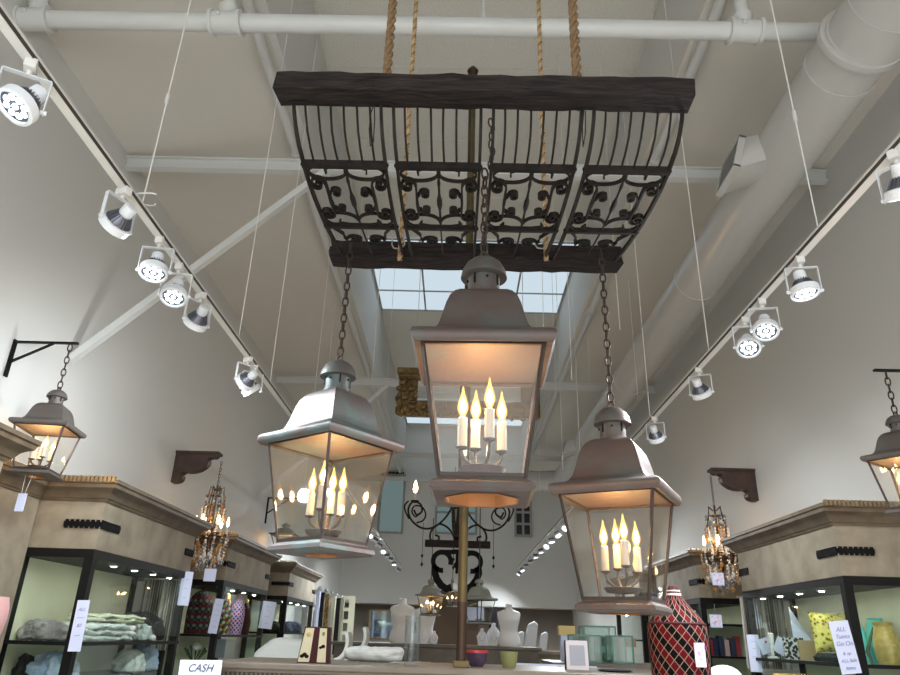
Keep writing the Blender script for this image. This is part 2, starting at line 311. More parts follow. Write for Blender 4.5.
# I beams and braces
def ibeam(y,z,x0,x1,name):
    g=MB(); g.box(((x0+x1)/2,y,z),(x1-x0,.012,.11)); g.box(((x0+x1)/2,y,z+.055),(x1-x0,.075,.012)); g.box(((x0+x1)/2,y,z-.055),(x1-x0,.075,.012)); struct(g,name,M['enamel'])
ibeam(5.25,ZE-.09,EX0,EX1,'trim_1'); ibeam(11.1,ZE-.09,EX0,EX1,'trim_2'); ibeam(16.2,ZE-.09,EX0,EX1,'trim_3')
w=MB(); w.box(((EX0+EX1)/2,YB-.06,ZE+.1),(EX1-EX0,.12,.12)); struct(w,'trim_4',M['enamel'])
for i,y in enumerate((5.12,10.95)):
    a=Vector((EX0,y,3.3)); b=Vector((-1.2,y,5.2)); d=(b-a).normalized(); n=Vector((0,1,0))
    g=MB(); g.strip([a,b],(0,1,0),.062,.055); struct(g,'trim_%d'%(5+i),M['enamel'])
# pipes
zp=1.4+3.85
t=thing('ceiling_pipe','thick white horizontal pipe crossing overhead in front of the hanging rack','pipe',(EX0,3.57,zp))
MB().tube([(0,0,0),(EX1-EX0,0,0)],.062,20).build('pipe_run',M['enamel'],t)
for x,b in ((0.10,.02),(1.43,.01),(4.98,.01)):
    g=MB(); g.tube([(x-.11,0,0),(x-.085,0,0),(x-.085,0,0),(x+.085,0,0),(x+.085,0,0),(x+.11,0,0)],[.09,.09,.078,.078,.09,.09],20)
    g.tube([(x,0,.05),(x,.0,.13)],[.055,.07],16)
    g.ball((x-.03,-.085,0),.016); g.build('coupling',M['enamel'],t)
    MB().tube([(x,0,.09),(x+(.06 if x<1 else 0),-.05,.55)],.042,16).build('riser',M['enamel'],t)
t=thing('sprinkler_rod','thin white drop rod between the ropes above the thick pipe','rod',(.10,3.57,zp+.06))
MB().tube([(0,0,0),(0,0,1.79)],.010,8).build('rod',M['enamel'],t); MB().lathe([(.02,0),(.026,.03),(.016,.06)],12).build('rod_nut',M['enamel'],t)
for i,(X,lab) in enumerate(((LX0-.05,'long thin white conduit pipe along the left clerestory edge'),(LX1+.07,'long thin white conduit pipe along the right clerestory edge'))):
    t=thing('conduit_pipe',lab,'pipe',(X,0,ZL-.10))
    MB().tube([(0,1,0),(0,YB-.1,0)],.042,14).build('pipe_run',M['enamel'],t)
    for y in (2.2,5.6,9,12.4,15.8): MB().tube([(0,y-.06,0),(0,y+.06,0)],.056,14).build('coupling',M['enamel'],t)
# duct
dx,dz,dr=2.41,4.845,.227
t=thing('spiral_duct','large round white air duct along the right ceiling','duct',(dx,0,dz))
g=MB(); g.tube([(0,3.2,0),(0,16.2,0)],dr,40); g.tube([(.02,-2,0),(.02,3.25,0)],dr+.008,40,cap=True); g.build('duct_run',M['duct'],t)
for y in (-1,0,.6,1.2,1.65,2.05,2.4,2.7,2.97): MB().tube([(.02,y-.006,0),(.02,y+.006,0)],dr+.013,40).build('seam',M['duct'],t)
MB().tube([(0,3.22,0),(0,3.26,0)],dr+.03,40).build('flange',M['duct'],t)
for y in (3.5,6.4,9.4,12.4): MB().tube([(0,y-.02,0),(0,y+.02,0)],dr+.008,40).build('seam',M['duct'],t)
MB().tube([(0,16.15,0),(-.1,16.4,0),(-.45,16.5,0),(-.8,16.5,0)],[dr,dr+.01,dr+.01,dr+.01],32).build('elbow',M['duct'],t)
def outlet(y,par,s=1):
    # tapered take-off from round collar to a rectangular grille facing the aisle
    X0=-dr*.7; X1=-.36*s; n=24; vs=[];
    for k in range(n):
        q=2*PI*k/n; vs.append((X0,y+.23*math.cos(q),.0+.165*math.sin(q)))
    for k in range(n):
        q=2*PI*k/n; c,s_=math.cos(q),math.sin(q); m=max(abs(c),abs(s_)); vs.append((X1+.04*s_/m,y+.17*c/m,-.07+.14*s_/m))
    g=MB(); g.add(vs,[(k,(k+1)%n,n+(k+1)%n,n+k) for k in range(n)]); o=g.build('side_outlet',M['duct'],par)
    Rg=Matrix.Rotation(.28,3,'Y'); cc=Vector((X1-.02,y,-.07))
    g=MB()
    for a,d in (((0,0,-.14),(.05,.38,.02)),((0,0,.14),(.05,.38,.02)),((0,-.18,0),(.05,.02,.29)),((0,.18,0),(.05,.02,.29))): g.box(cc+Rg@Vector(a),d,Rg)
    g.build('grille_frame',M['duct'],o)
    g=MB(); g.box(cc+Rg@Vector((.02,0,0)),(.008,.35,.27),Rg)
    for k in range(13): g.box(cc+Rg@Vector((-.008,-.155+.026*k,0)),(.03,.007,.27),Rg)
    g.build('grille',mat('grille_alloy',(.24,.24,.23),.6),o)
outlet(4.42,t); outlet(13.2,t)
# ================================================================ TRACKS
LXT,RXT=-1.47,1.63; ZT=3.15
def track(X,label,side):
    t=thing('lighting_track',label,'track',(X,0,ZT))
    g=MB(); g.bb((-.018,-1.5,-.015),(.018,19.3,.02)); g.m=1; g.bb((-side*.019,-1.5,-.012),(-side*.014,19.3,.006)); g.build('rail',[M['trackm'],M['slot']],t)
    return t
trk={-1:track(LXT,'long white ceiling lighting track on the left',-1),1:track(RXT,'long white ceiling lighting track on the right',1)}
def cable(x,y,z0,z1,label,turn=None,loop=False,r=.0035):
    t=thing('suspension_cable',label,'cable',(x,y,z0))
    MB().tube([(0,0,0),(0,0,z1-z0)],r,6).build('cable',M['wire'],t)
    if turn: MB().tube([(0,0,turn-.03),(0,0,turn+.03)],r*2.6,8).build('cable_clamp',M['enamel'],t)
    if loop: MB().tube([(.06*math.cos(q*.5),.03*math.sin(q*.5),.01+.004*q) for q in range(13)],.004,6).build('cable_loop',M['wire'],t)
    return t
def topz(x):
    if LX0+.05<x<LX1-.05: return ZH-.01
    return (ZL+ (ZE-.04-ZL)*((LX0-x)/(LX0-EX0)) if x<0 else ZL+(ZE-.04-ZL)*((x-LX1)/(EX1-LX1)))-.01
for X,pts,nm in ((LXT,[(142,205,'cable with a loop at the second spotlight of the left track',.62,True),(240,330,'cable from the left track beside the brace',None,False),(272,368,'cable from the left track behind the left lantern chain',None,False)],'L'),
              (RXT,[(818,228,'cable from the right track above the first facing spotlight',.66,False),(708,345,'cable from the right track near its middle spotlights',None,False),(650,418,'cable from the right track behind the right lantern chain',None,False)],'R')):
    for px,py,lab,tu,lp in pts:
        P=atx(px,py,X); cable(X,P.y,ZT+.02,topz(X),'thin white '+lab,tu,lp)
# spotlights
def make_head():
    t=thing('track_spotlight','x','spotlight',(0,0,0),0)
    a=MB(); a.box((0,0,-.03),(.045,.075,.045)); a.tube([(0,0,-.05),(0,0,-.075)],.012,10); a.build('track_adapter',M['trackm'],t,bev=.006)
    y=MB(); w=.088
    y.strip([(-w,0,-.235),(-w,0,-.08),(-w+.002,0,-.075),(w-.002,0,-.075),(w,0,-.08),(w,0,-.235)],(0,1,0),.024,.004)
    y.tube([(-w-.01,0,-.225),(-w+.01,0,-.225)],.009,8); y.tube([(w-.01,0,-.225),(w+.012,0,-.225)],.009,8); y.build('yoke',M['headm'],t)
    return t
def add_head_body(t,tilt,lit):
    # local: lens faces -Z, tilt matrix applied about pivot
    P=Vector((0,0,-.225))
    def T(mb): 
        mb.v=[tuple(P+tilt@Vector(v)) for v in mb.v]; return mb
    h=T(MB().lathe([(.030,.13),(.034,.128),(.034,.075),(.030,.07)],20)); b=h.build('socket',M['headm'],t)
    f=MB(); f.lathe([(.028,.072),(.034,.065),(.060,.02),(.060,.0)],20)
    for k in range(20):
        q=2*PI*k/20; c,s_=math.cos(q),math.sin(q); f.strip([(.036*c,.036*s_,.068),(.066*c,.066*s_,.012)],(c*.6,s_*.6,.5),.018,.003)
    T(f).build('heat_sink',M['fin'],t)
    T(MB().ring([(.068,.022),(.080,.016),(.080,-.022),(.066,-.026),(.066,-.016),(.064,.0)],28)).build('rim',M['headm'],t)
    l=MB(); l.lathe([(.066,-.012),(.0001,-.012)],24); l.m=1
    pts=[(0,0)]+[(.040*math.cos(2*PI*k/8+.3),.040*math.sin(2*PI*k/8+.3)) for k in range(8)]
    for x,y in pts: l.lathe([(.0135,-.013),(.012,-.018),(.0001,-.020)],12,(x,y,0))
    T(l).build('lens',[M['lensring'],M['led'] ],t)
def head(X,y,aim,label,yaw=0,spot=None,grp='track spotlights'):
    t=make_head(); t.location=(X,y,ZT); t.scale=(.83,.83,.83); t.rotation_euler=(0,0,yaw); t['label']=label
    if grp: t['group']=grp
    d=Vector(aim).normalized(); d=Matrix.Rotation(-yaw,3,'Z')@d
    q=Vector((0,0,-1)).rotation_difference(d).to_matrix(); add_head_body(t,q,1)
    if spot:
        spot*=(2.0 if spot in(24,12) else 6.5)
        L=bpy.data.lights.new('spot','SPOT'); L.energy=spot; L.spot_size=math.radians(150); L.spot_blend=1.0; L.shadow_soft_size=.05; L.color=(.90,.96,1)
        o=bpy.data.objects.new('spot_light',L); C.objects.link(o); w=Vector(aim).normalized(); o.location=Vector((X,y,ZT-.20))+w*.05; o.rotation_euler=w.to_track_quat('-Z','Y').to_euler()
for X,sd in ((LXT,'left'),(RXT,'right')):
    for y in (-.9,.3): head(X,y,(0,.1,-1),'added white fill spotlight over the viewer on the %s track, outside the photo'%sd,spot=14)  # unseen heads added on both tracks for more downlight
head(LXT,1.80,(-.3,-.45,-1),'lit white spotlight cut by the left edge of the photo, nearest on the left track',yaw=.5,spot=14)
head(LXT,2.52,(-.75,.45,-.55),'white spotlight turned to the left wall, its fins showing, beside the cable loop',yaw=1.15,spot=24)
head(LXT,2.93,(.1,-.28,-1),'lit white spotlight on the left track, upper left of the touching pair',yaw=.15,spot=14)
head(LXT,3.19,(.1,-.48,-1),'lit white spotlight on the left track, lower right of the touching pair',yaw=.15,spot=14)
head(LXT,3.52,(-.6,.6,-.7),'white spotlight facing away just beyond the lit pair on the left track',yaw=.9,spot=24)
head(LXT,4.50,(-.8,.5,-.5),'white spotlight turned to the wall above the left copper lantern, left of a close pair',yaw=.9,spot=24)
head(LXT,4.66,(.5,.6,-.8),'white spotlight turned away above the left copper lantern, right of a close pair',yaw=.6,spot=12)
head(RXT,2.18,(.25,.4,-1),'white spotlight facing down at the right edge of the photo',yaw=-.9,spot=24)
head(RXT,2.985,(.05,-.12,-1),'lit white spotlight alone on the right track with round LED face',yaw=-.2,spot=14)
head(RXT,3.44,(-.25,-.5,-1),'lit spotlight on the right track, upper right of the glowing pair',yaw=-.2,spot=14)
head(RXT,3.68,(-.3,-.75,-1),'brightest lit spotlight on the right track, lower left of the glowing pair',yaw=-.2,spot=14)
head(RXT,4.50,(.45,.5,-.75),'dark faced white spotlight turned away on the right track below the duct',yaw=-.5,spot=24)
head(RXT,5.65,(.35,.6,-.7),'white spotlight facing away right behind the roof of the right lantern',yaw=-.5,spot=24)
for k,y in enumerate((12.3,13.0,13.8,14.7,15.5,16.3,17.4,18.9)):
    head(LXT,y,(random.uniform(-.7,.7),random.uniform(-.9,1.0),-1),'small lit spotlight far down the left track near the back wall',yaw=random.uniform(-.4,.4),spot=(16 if k%2 and y<17 else None),grp='far spotlights on the left track')
for k,y in enumerate((10.8,11.6,12.4,13.1,14.0,14.9,15.9,17.0,18.0,19.1)):
    head(RXT,y,(random.uniform(-.7,.7),random.uniform(-.9,1.0),-1),'small lit spotlight far down the right track near the back wall',yaw=random.uniform(-.4,.4),spot=(16 if k%2 else None),grp='far spotlights on the right track')
# ================================================================ HANGING RACK
RX0,RX1=-.675,.80; RXC=(RX0+RX1)/2
rack=thing('hanging_iron_rack','large suspended rack of curved black iron bars and scrolls between two dark timber beams','rack',(RXC,2.55,3.0))
def beam(y0,y1,z0,z1,name,step=False):
    g=MB(); n=26; L=RX1-RX0+(0 if step else .035); vs=[]; prof=[(y0,z0),(y1,z0),(y1,z1),(y0,z1)]
    if step: prof=[(y0,z0),(y1,z0),(y1,z1),(y0+.012,z1),(y0+.012,z0+.065),(y0+.006,z0+.06),(y0+.006,z0+.03)]
    K=len(prof)
    for i in range(n+1):
        x=-L/2+L*i/n
        for j,(a,b) in enumerate(prof):
            k=.004 if 0<i<n else .006
            vs.append((x+(random.uniform(-.008,.008) if i in(0,n) else 0),a-2.55+random.uniform(-k,k),b-3.0+random.uniform(-k,k)))
    g.add(vs,[(i*K+k,i*K+(k+1)%K,(i+1)*K+(k+1)%K,(i+1)*K+k) for i in range(n) for k in range(K)]+[tuple(range(K))[::-1],tuple(n*K+k for k in range(K))])
    return g.build(name,M['darkwood'],rack,ang=30,bev=.003)
beam(1.945,2.045,3.195,3.268,'timber_beam'); beam(3.075,3.195,3.15,3.25,'timber_beam',True)
# side profile of the belly (y,z) param by arc
PR=[(2.040,3.222),(2.038,3.15),(2.056,3.09),(2.10,3.052),(2.17,3.03),(2.28,3.025),(2.42,3.035),(2.56,3.052),(2.66,3.068),(2.80,3.095),(2.95,3.13),(3.08,3.165)]
PR=[Vector((0,a-2.55,b-3.0)) for a,b in PR]
cum=[0]
for i in range(1,len(PR)): cum.append(cum[-1]+(PR[i]-PR[i-1]).length)
def pp(s):
    s=max(0,min(cum[-1]-1e-6,s)); i=max(j for j in range(len(PR)-1) if cum[j]<=s); f=(s-cum[i])/(cum[i+1]-cum[i])
    T=(PR[i+1]-PR[i]).normalized(); return PR[i].lerp(PR[i+1],f), Vector((0,-T.z,T.y)), T
S1=cum[4]; S2=cum[8]; SE=cum[-1]
def surf(x,s):
    P,N,T=pp(s); fl=1+.05*(max(0,1-s/S1))**1.5
    return Vector((x*fl,P.y,P.z)),N
def ipath(mb,uv,x0,x1,s0,s1,w=.020,t=.006):
    pts=[];nor=[]
    for u,v in uv:
        P,N=surf(x0+(x1-x0)*u,s0+(s1-s0)*v); pts.append(P); nor.append(N)
    mb.strip(pts,nor,w,t)
def spiral(cx,cy,r0,r1,a0,turns,asp,n=20):
    return [(cx+(r0+(r1-r0)*i/n)*math.cos(a0+turns*2*PI*i/n)*1.0, cy+(r0+(r1-r0)*i/n)*math.sin(a0+turns*2*PI*i/n)*asp) for i in range(n+1)]
PW=.322; GAP=(1.385-4*PW)/3
for k in range(4):
    x0=-.622-RXC+.0+k*(PW+GAP)+.005; x1=x0+PW
    fr=MB()
    for x in (x0+.006,x1-.006):
        pts=[];nn=[]
        for j in range(33): P,N=surf(x,SE*j/32); pts.append(P); nn.append(N)
        fr.strip(pts,nn,.020,.011)
    for s,hh in ((S1,.036),(S2,.030)):
        P,N=surf(0,s); fr.strip([(x0,P.y,P.z),(x1,P.y,P.z)],N,hh*.75,.022); 
    for x in (x0+.006,x1-.006):
        for s in (S1,S2): P,N=surf(x,s); fr.ball(P,.013,8,6)
    o=fr.build('panel_frame',M['iron'],rack)
    for j in range(6):
        x=x0+(x1-x0)*(j+1)/7
        b=MB(); pts=[]
        jx=random.uniform(-.003,.003)
        for q in range(13): 
            P,N=surf(x+jx*math.sin(q/12*PI),S1*q/12); pts.append(P)
        b.tube(pts,.0042,6); b.build('bar',M['iron'],o)
    xm=(x0+x1)/2; b=MB(); pts=[surf(xm,S1+(S2-S1)*q/20)[0] for q in range(21)]; b.tube(pts,[.005+(.006 if q in (9,10,11) else 0)+(.002 if q%4==0 else 0) for q in range(21)],8)
    pts=[surf(xm,S2+(SE-S2)*q/6)[0] for q in range(7)]; b.tube(pts,.004,6); b.build('twisted_bar',M['iron'],o)
    for sd in (0,1):
        xa,xb=(x0,xm) if sd==0 else (x1,xm)   # u=0 side, u=1 centre
        def sc(uvs,w=.020,t=.007):
            w=(.014 if w<.0165 else .021)
            m=MB(); ipath(m,uvs,xa,xb,S1,S2,w,t); m.build('scroll',M['iron'],o)
        asp=.5
        # oval spirals under upper bar and over lower bar
        sc([(.98,.0)]+[( .54+.44*math.cos(a),.09+.085*math.sin(a)) for a in [0+PI*2*i/24*.82 for i in range(25)]][1:]+[(.50,.05),(.52,.10)],.016)
        sc([(.54+.44*math.cos(a),.86-.14*math.sin(a)) for a in [PI*1.7*i/24 for i in range(25)]]+[(.42,.93),(.5,.87)],.016)
        # vertical stem with two outer curls
        st=[(.44,.30),(.43,.42),(.42,.5),(.43,.6),(.44,.70)]
        top=spiral(.24,.24,.20,.04,0,-1.5,.48)
        bot=spiral(.24,.72,.20,.04,0,1.5,.48)
        sc(top[::-1]+st+bot)
        sc([(.44,.50),(.45,.40)]+spiral(.64,.36,.13,.04,PI,1.4,.45),.017)
        sc([(.44,.52),(.45,.62)]+spiral(.64,.63,.13,.04,PI,-1.4,.45),.017)
        # below the lower bar: slanting leg into a curled foot
        m=MB(); ipath(m,[(.15,1.0),(.30,1.10),(.42,1.2),(.40,1.28),(.46,1.36)]+spiral(.70,1.34,.24,.06,PI,1.5,.42),xa,xb,S1,S2,.018,.005); m.build('foot_scroll',M['iron'],o)
# ropes
def rope(px,py,Y,r,lab,m,strand,z0=None,grp=None,pitch=.10):
    P=at(px,py,Y); z0=z0 if z0 is not None else P.z; r*=1.28; pitch*=1.3; dk=M['ropedark'] if m==M['rope2'] else M['rope']
    t=thing('hanging_rope',lab,'rope',(P.x,Y,z0),0,grp); H=6.9-z0; n=int(H/.012)
    for k in range(3):
        g=MB(); g.tube([(r*.56*math.cos(2*PI*(k/3)+2*PI*z*H/n/pitch),r*.56*math.sin(2*PI*(k/3)+2*PI*z*H/n/pitch),z*H/n) for z in range(n+1)],r*.48,7); g.build('strand',m if k else dk,t)
rope(387,76,1.99,.0135,'thick brown jute rope holding the near beam, on the left',M['rope'],3,z0=3.27)
rope(577,78,1.99,.0145,'thick brown jute rope holding the near beam, on the right',M['rope'],3,z0=3.27)
rope(401,240,3.05,.0105,'thin golden twisted rope behind the rack bars, on the left',M['rope2'],3,z0=3.12,pitch=.05)
rope(545,215,3.02,.0105,'thin golden twisted rope behind the rack bars, on the right',M['rope2'],3,z0=3.12,pitch=.05)
for px,lab in ((398,'bent steel hook joining the rack scroll panels on the left'),(541,'bent steel hook joining the rack scroll panels on the right')):
    P=at(px,248,3.03); t=tag(MB().tube([(-.03,0,.07),(-.032,0,.02),(-.02,-.02,-.012),(0,-.028,-.02),(.02,-.02,-.012),(.032,0,.02),(.022,0,.07),(.006,0,.085)],.0035,6).build('steel_hook',M['steel'],None,loc=P),lab,'hook')
tag(MB().tube([(.002,0,.03),(-.008,-.01,-.03),(-.012,0.01,-.09),(-.006,.03,-.15),(.004,.03,-.13),(.006,.0,-.05),(.0,-.01,.02)],.0022,5).build('wire_twist',M['iron'],None,loc=at(374,108,2.035)),'loose dark wire looped down from the near beam by the first panel','wire')
tag(MB().tube([(-.03,0,.012),(-.01,-.004,-.002),(.012,0,.01),(.004,0.01,-.06),(.006,.03,-.14),(.016,.02,-.08),(.016,.0,.0)],.0022,5).build('wire_twist',M['iron'],None,loc=at(581,111,2.035)),'loose dark wire looped down from the near beam by the last panel','wire')
# ================================================================ LANTERNS
def chain(parent,z0,z1,r=.022,wire=.0042,top=None):
    """links stacked from z0 to z1 above the lantern root"""
    L=r*2.5; n=max(2,int(round((z1-z0)/(L*.80)))); st=(z1-z0)/n
    for i in range(n):
        g=MB(); pts=[]
        for k in range(14):
            q=2*PI*k/14; x=r*.62*math.cos(q); z=L*.5*math.sin(q)
            a=(PI/2 if i%2 else 0)+.5; pts.append((x*math.cos(a),x*math.sin(a),z))
        g.tube(pts,wire,6,closed=True); o=g.build('chain_link',M['rustiron'],parent,loc=(0,0,z0+st*(i+.5)))
def make_lantern(sw=1,sh=1,roof='patina',nc=4,ro=.066,pc=.5):
    t=thing('copper_lantern','x','lantern')
    W=lambda v:v*sw; H=lambda v:v*sh; R=M[roof]; ph=PI/4
    def sq(prof,name,m,par,**k): g=MB(); g.lathe([(W(a),H(b)) for a,b in prof],4,(0,0,0),None,ph,True); return g.build(name,m,par,**k)
    # base with octagonal opening
    g=MB(); oc=[(W(ro)*math.cos(PI/8+2*PI*k/8),W(ro)*math.sin(PI/8+2*PI*k/8)) for k in range(8)]
    def sqp(a,z): return [Vector((sx*W(a),sy*W(a),H(z))) for sx,sy in((1,1),(-1,1),(-1,-1),(1,-1))]
    def oct_(sc,z): return [Vector((x*sc,y*sc,H(z))) for x,y in oc]
    def platehole(a,zs,zo,sc=1):
        q=sqp(a,zs); o8=oct_(sc,zo)
        # octagon verts at 22.5+45k; square corner at 45+90k
        vs=q+o8; fs=[]
        for c in range(4): fs.append((c,4+(2*c+0)%8,4+(2*c+1)%8)); fs.append((c,4+(2*c+1)%8,4+(2*c+2)%8,(c+1)%4))
        g.add(vs,fs)
    platehole(.150,.0,.0); platehole(.134,.05,.05,.98)
    for a,z,b,zz in ((.150,0,.163,.010),(.163,.010,.160,.026),(.160,.026,.138,.040),(.138,.040,.134,.05)):
        A,B=sqp(a,z),sqp(b,zz); g.add(A+B,[(k,(k+1)%4,4+(k+1)%4,4+k) for k in range(4)])
    g.build('base_plate',R,t,ang=25)
    g=MB(); A=oct_(1,-.004); B=oct_(.98,.052); g.add(A+B,[(k,(k+1)%8,8+(k+1)%8,8+k) for k in range(8)]); A=oct_(1.08,-.004); B=oct_(1,-.004); g.add(A+B,[(k,(k+1)%8,8+(k+1)%8,8+k) for k in range(8)]); g.build('base_opening_rim',M['copper'],t,ang=25)
    # corner posts
    for sx,sy in((1,1),(-1,1),(-1,-1),(1,-1)):
        MB().strip([(sx*W(.133),sy*W(.133),H(.045)),(sx*W(.197),sy*W(.197),H(.475))],(sx,-sy,0),.012,.008).build('corner_post',M['post'],t)
    for z,a in ((.052,.134),(.468,.196)):
        g=MB(); P=[Vector((sx*W(a),sy*W(a),H(z))) for sx,sy in((1,1),(-1,1),(-1,-1),(1,-1))]
        for k in range(4): g.strip([P[k],P[(k+1)%4]],(0,0,1),.012,.008)
        g.build('glazing_frame',M['post'],t)
    for k in range(4):
        a=PI/2*k; c,s=math.cos(a),math.sin(a)
        def q(u,v,z): return Vector((c*u-s*v,s*u+c*v,z))
        g=MB(); g.slab([q(W(.134),-W(.130),H(.055)),q(W(.134),W(.130),H(.055)),q(W(.194),W(.190),H(.468)),q(W(.194),-W(.190),H(.468))],q(-1,0,0),.002); g.build('glass_pane',M['pane'],t)
    # roof
    sq([(.200,.470),(.222,.462),(.232,.474),(.235,.490),(.230,.506),(.215,.514),(.185,.518),(.165,.530),(.152,.550),(.143,.580),(.135,.615),(.127,.648),(.116,.680),(.100,.705),(.082,.720),(.062,.728)],'roof',R,t,ang=50)
    g=MB(); g.lathe([(W(.196),H(.4705)),(W(.160),H(.500)),(W(.140),H(.54)),(W(.125),H(.60)),(W(.11),H(.65)),(W(.07),H(.70)),(W(.001),H(.702))],4,(0,0,0),None,ph,True); g.build('roof_lining',M['copper'],t,ang=50)
    g=MB(); g.lathe([(W(.066),H(.722)),(W(.066),H(.735)),(W(.058),H(.74)),(W(.058),H(.815))],24); g.m=1
    for k in range(8):
        q=2*PI*k/8+.2
        if k%2: g.box((W(.0605)*math.cos(q)*.968,W(.0605)*math.sin(q)*.968,H(.785)),(.006,.006,H(.04)),Matrix.Rotation(q,3,'Z'))
        else: g.ball((W(.0605)*math.cos(q),W(.0605)*math.sin(q),H(.785)),.005,8,6)
        g.ball((W(.0605)*math.cos(q),W(.0605)*math.sin(q),H(.765)),.004,6,5) if k%2 else None
    g.build('vent_collar',[R,M['blackframe']],t)
    MB().lathe([(W(.080),H(.802)),(W(.085),H(.804)),(W(.083),H(.816)),(W(.078),H(.836)),(W(.066),H(.858)),(W(.046),H(.876)),(W(.022),H(.886)),(W(.008),H(.890)),(.001,H(.891))],28).build('dome_cap',R,t)
    MB().tube([(W(.014)*math.cos(2*PI*k/12),0,H(.900)+W(.016)*math.sin(2*PI*k/12)) for k in range(12)],.004,6,closed=True).build('hanging_ring',M['rustiron'],t)
    # candelabra
    g=MB(); g.lathe([(W(.02),H(.075)),(W(.068),H(.080)),(W(.080),H(.098)),(W(.076),H(.100)),(W(.060),H(.088)),(.001,H(.086))],24); g.tube([(0,0,H(.05)),(0,0,H(.08))],.006,8)
    g.strip([(-W(.134),0,H(.054)),(W(.134),0,H(.054))],(0,1,0),.014,.004)
    g.build('candle_pan',R,t)
    n=nc; off=[.10,.02,-.03,.04,.0]
    for k in range(n):
        q=2*PI*k/n+pc; c,s=math.cos(q),math.sin(q); r0,r1=.030,.070; dz=(.012 if k%2 else -.006)
        a=MB(); a.tube([(W(r0)*c,W(r0)*s,H(.088)),(W(r0+.004)*c,W(r0+.004)*s,H(.105)),(W(r1)*c*.85,W(r1)*s*.85,H(.125)),(W(r1)*c,W(r1)*s,H(.145)),(W(r1)*c,W(r1)*s,H(.165+dz))],.0055,8); a.lathe([(.008,H(.160+dz)),(.019,H(.166+dz)),(.021,H(.171+dz))],14,(W(r1)*c,W(r1)*s,0)); a.build('candle_arm',M['patina2'],t)
        cn=MB().lathe([(.016,0),(.016,H(.10)),(.011,H(.103)),(.001,H(.104))],14,(W(r1)*c,W(r1)*s,H(.170+dz))).build('candle',M['candle'],t)
        MB().lathe([(.006,0),(.010,H(.006)),(.0185,H(.028)),(.0185,H(.04)),(.013,H(.062)),(.0055,H(.085)),(.001,H(.108))],14,(W(r1)*c,W(r1)*s,H(.274+dz))).build('flame_bulb',M['flameglass'],cn)
        MB().lathe([(.001,H(.012)),(.0075,H(.022)),(.0105,H(.036)),(.0075,H(.052)),(.001,H(.066))],10,(W(r1)*c,W(r1)*s,H(.274+dz))).build('glowing_core',M['core'],cn)
    return t
def place(t,loc,corner_deg,lab,ch=None):
    t.location=loc; t.rotation_euler=(0,0,math.radians(corner_deg+45)); t['label']=lab
    if ch: chain(t,ch[0],ch[1])
    return t
L1=make_lantern(roof='patina2',ro=.118,pc=.34); place(L1,(.078,2.28,1.812),-47,'big square copper lantern hanging in the centre, nearest the viewer',(.915,1.29))
L1b=MB()
# extra length of slack chain rising over the rack
t=thing('spare_chain','dark slack chain draped over the rack bars above the central lantern','chain',(.082,2.27,3.10))
for i in range(7):
    g=MB(); a=.6+(PI/2 if i%2 else 0); g.tube([(.011*math.cos(2*PI*k/12)*math.cos(a),.011*math.cos(2*PI*k/12)*math.sin(a),.021*math.sin(2*PI*k/12)) for k in range(12)],.0035,6,closed=True); o=g.build('chain_link',M['rustiron'],t,loc=(.016+.004*(i%3),-.02,i*.035))
L2=make_lantern(roof='patina'); L2.scale=(.975,)*3; place(L2,(-.562,3.03,1.701),-82,'square lantern with green-blue patina roof hanging at left, corner towards the viewer',(.915,1.53))
L3=make_lantern(roof='patina2'); L3.scale=(.975,)*3; place(L3,(.684,3.03,1.509),-72,'square copper lantern hanging lowest, at right of the central one',(.915,1.72))
L4=make_lantern(.76,.66,'patina3'); place(L4,(-2.70,4.458,2.272),-37,'small bronze roofed lantern on an iron bracket high on the left wall',(.60,.915))
L5=make_lantern(.76,.66,'patina3'); place(L5,(2.62,4.064,2.118),-97,'small bronze roofed lantern on an iron bracket cut by the right edge',(.60,.865))
for X,y,z,lab in ((-3.1,4.458,3.20,'black iron wall bracket holding the left wall lantern'),(3.25,4.064,2.99,'black iron wall bracket holding the right wall lantern')):
    s=1 if X<0 else -1; e=(.45 if X<0 else .70)
    t=thing('wall_bracket',lab,'bracket',(X,y,z))
    MB().box((s*.01,0,-.12),(.012,.035,.27)).build('back_bar',M['blackframe'],t); MB().strip([(0,0,0),(s*e,0,0)],(0,1,0),.026,.012).build('arm',M['blackframe'],t)
    MB().strip([(s*.01,0,-.15),(s*e*.62,0,-.005)],(0,1,0),.02,.010).build('brace',M['blackframe'],t)
t=thing('price_tag','small white tag hanging under the left wall lantern','tag',(-2.72,4.40,2.10))
MB().box((0,0,0),(.055,.004,.11)).build('paper',M['paper'],t); MB().tube([(-.01,0,.05),(-.015,0,.17)],.0012,4).tube([(.01,0,.05),(.03,0,.17)],.0012,4).build('string',M['wire'],t)
# far lanterns
for px,pyb,Y,lab,rf in ((430,616,10.6,'tiny lit lantern with pale roof hanging far back left of the brass pole','stone'),(452,607,12.2,'tiny lit lantern hanging far back directly left behind the brass pole','stone'),(479,624,8.8,'tiny unlit lantern with grey-green roof hanging far back right of the brass pole','stone')):
    P=at(px,pyb,Y); l=make_lantern(.68 if Y<11 else .42,.56 if Y<11 else .5,rf,3 if px<440 else (1 if px<460 else 0)); l.location=P; l.rotation_euler=(0,0,.9); l['label']=lab
    MB().tube([(0,0,.46),(0,0,1.35 if Y<11 else 2.3)],.006,6).build('hanging_rod',M['rustiron'],l)
P=at(268,549,11.55); l=make_lantern(.9,.45,'patina3',3); l.location=(-2.75,11.55,P.z); l['label']='small far lantern half hidden behind the left copper lantern by the second cabinet'
t=thing('wall_bracket','small black iron bracket on the left wall seen left of the patina lantern','bracket',(-3.1,11.55,3.42))
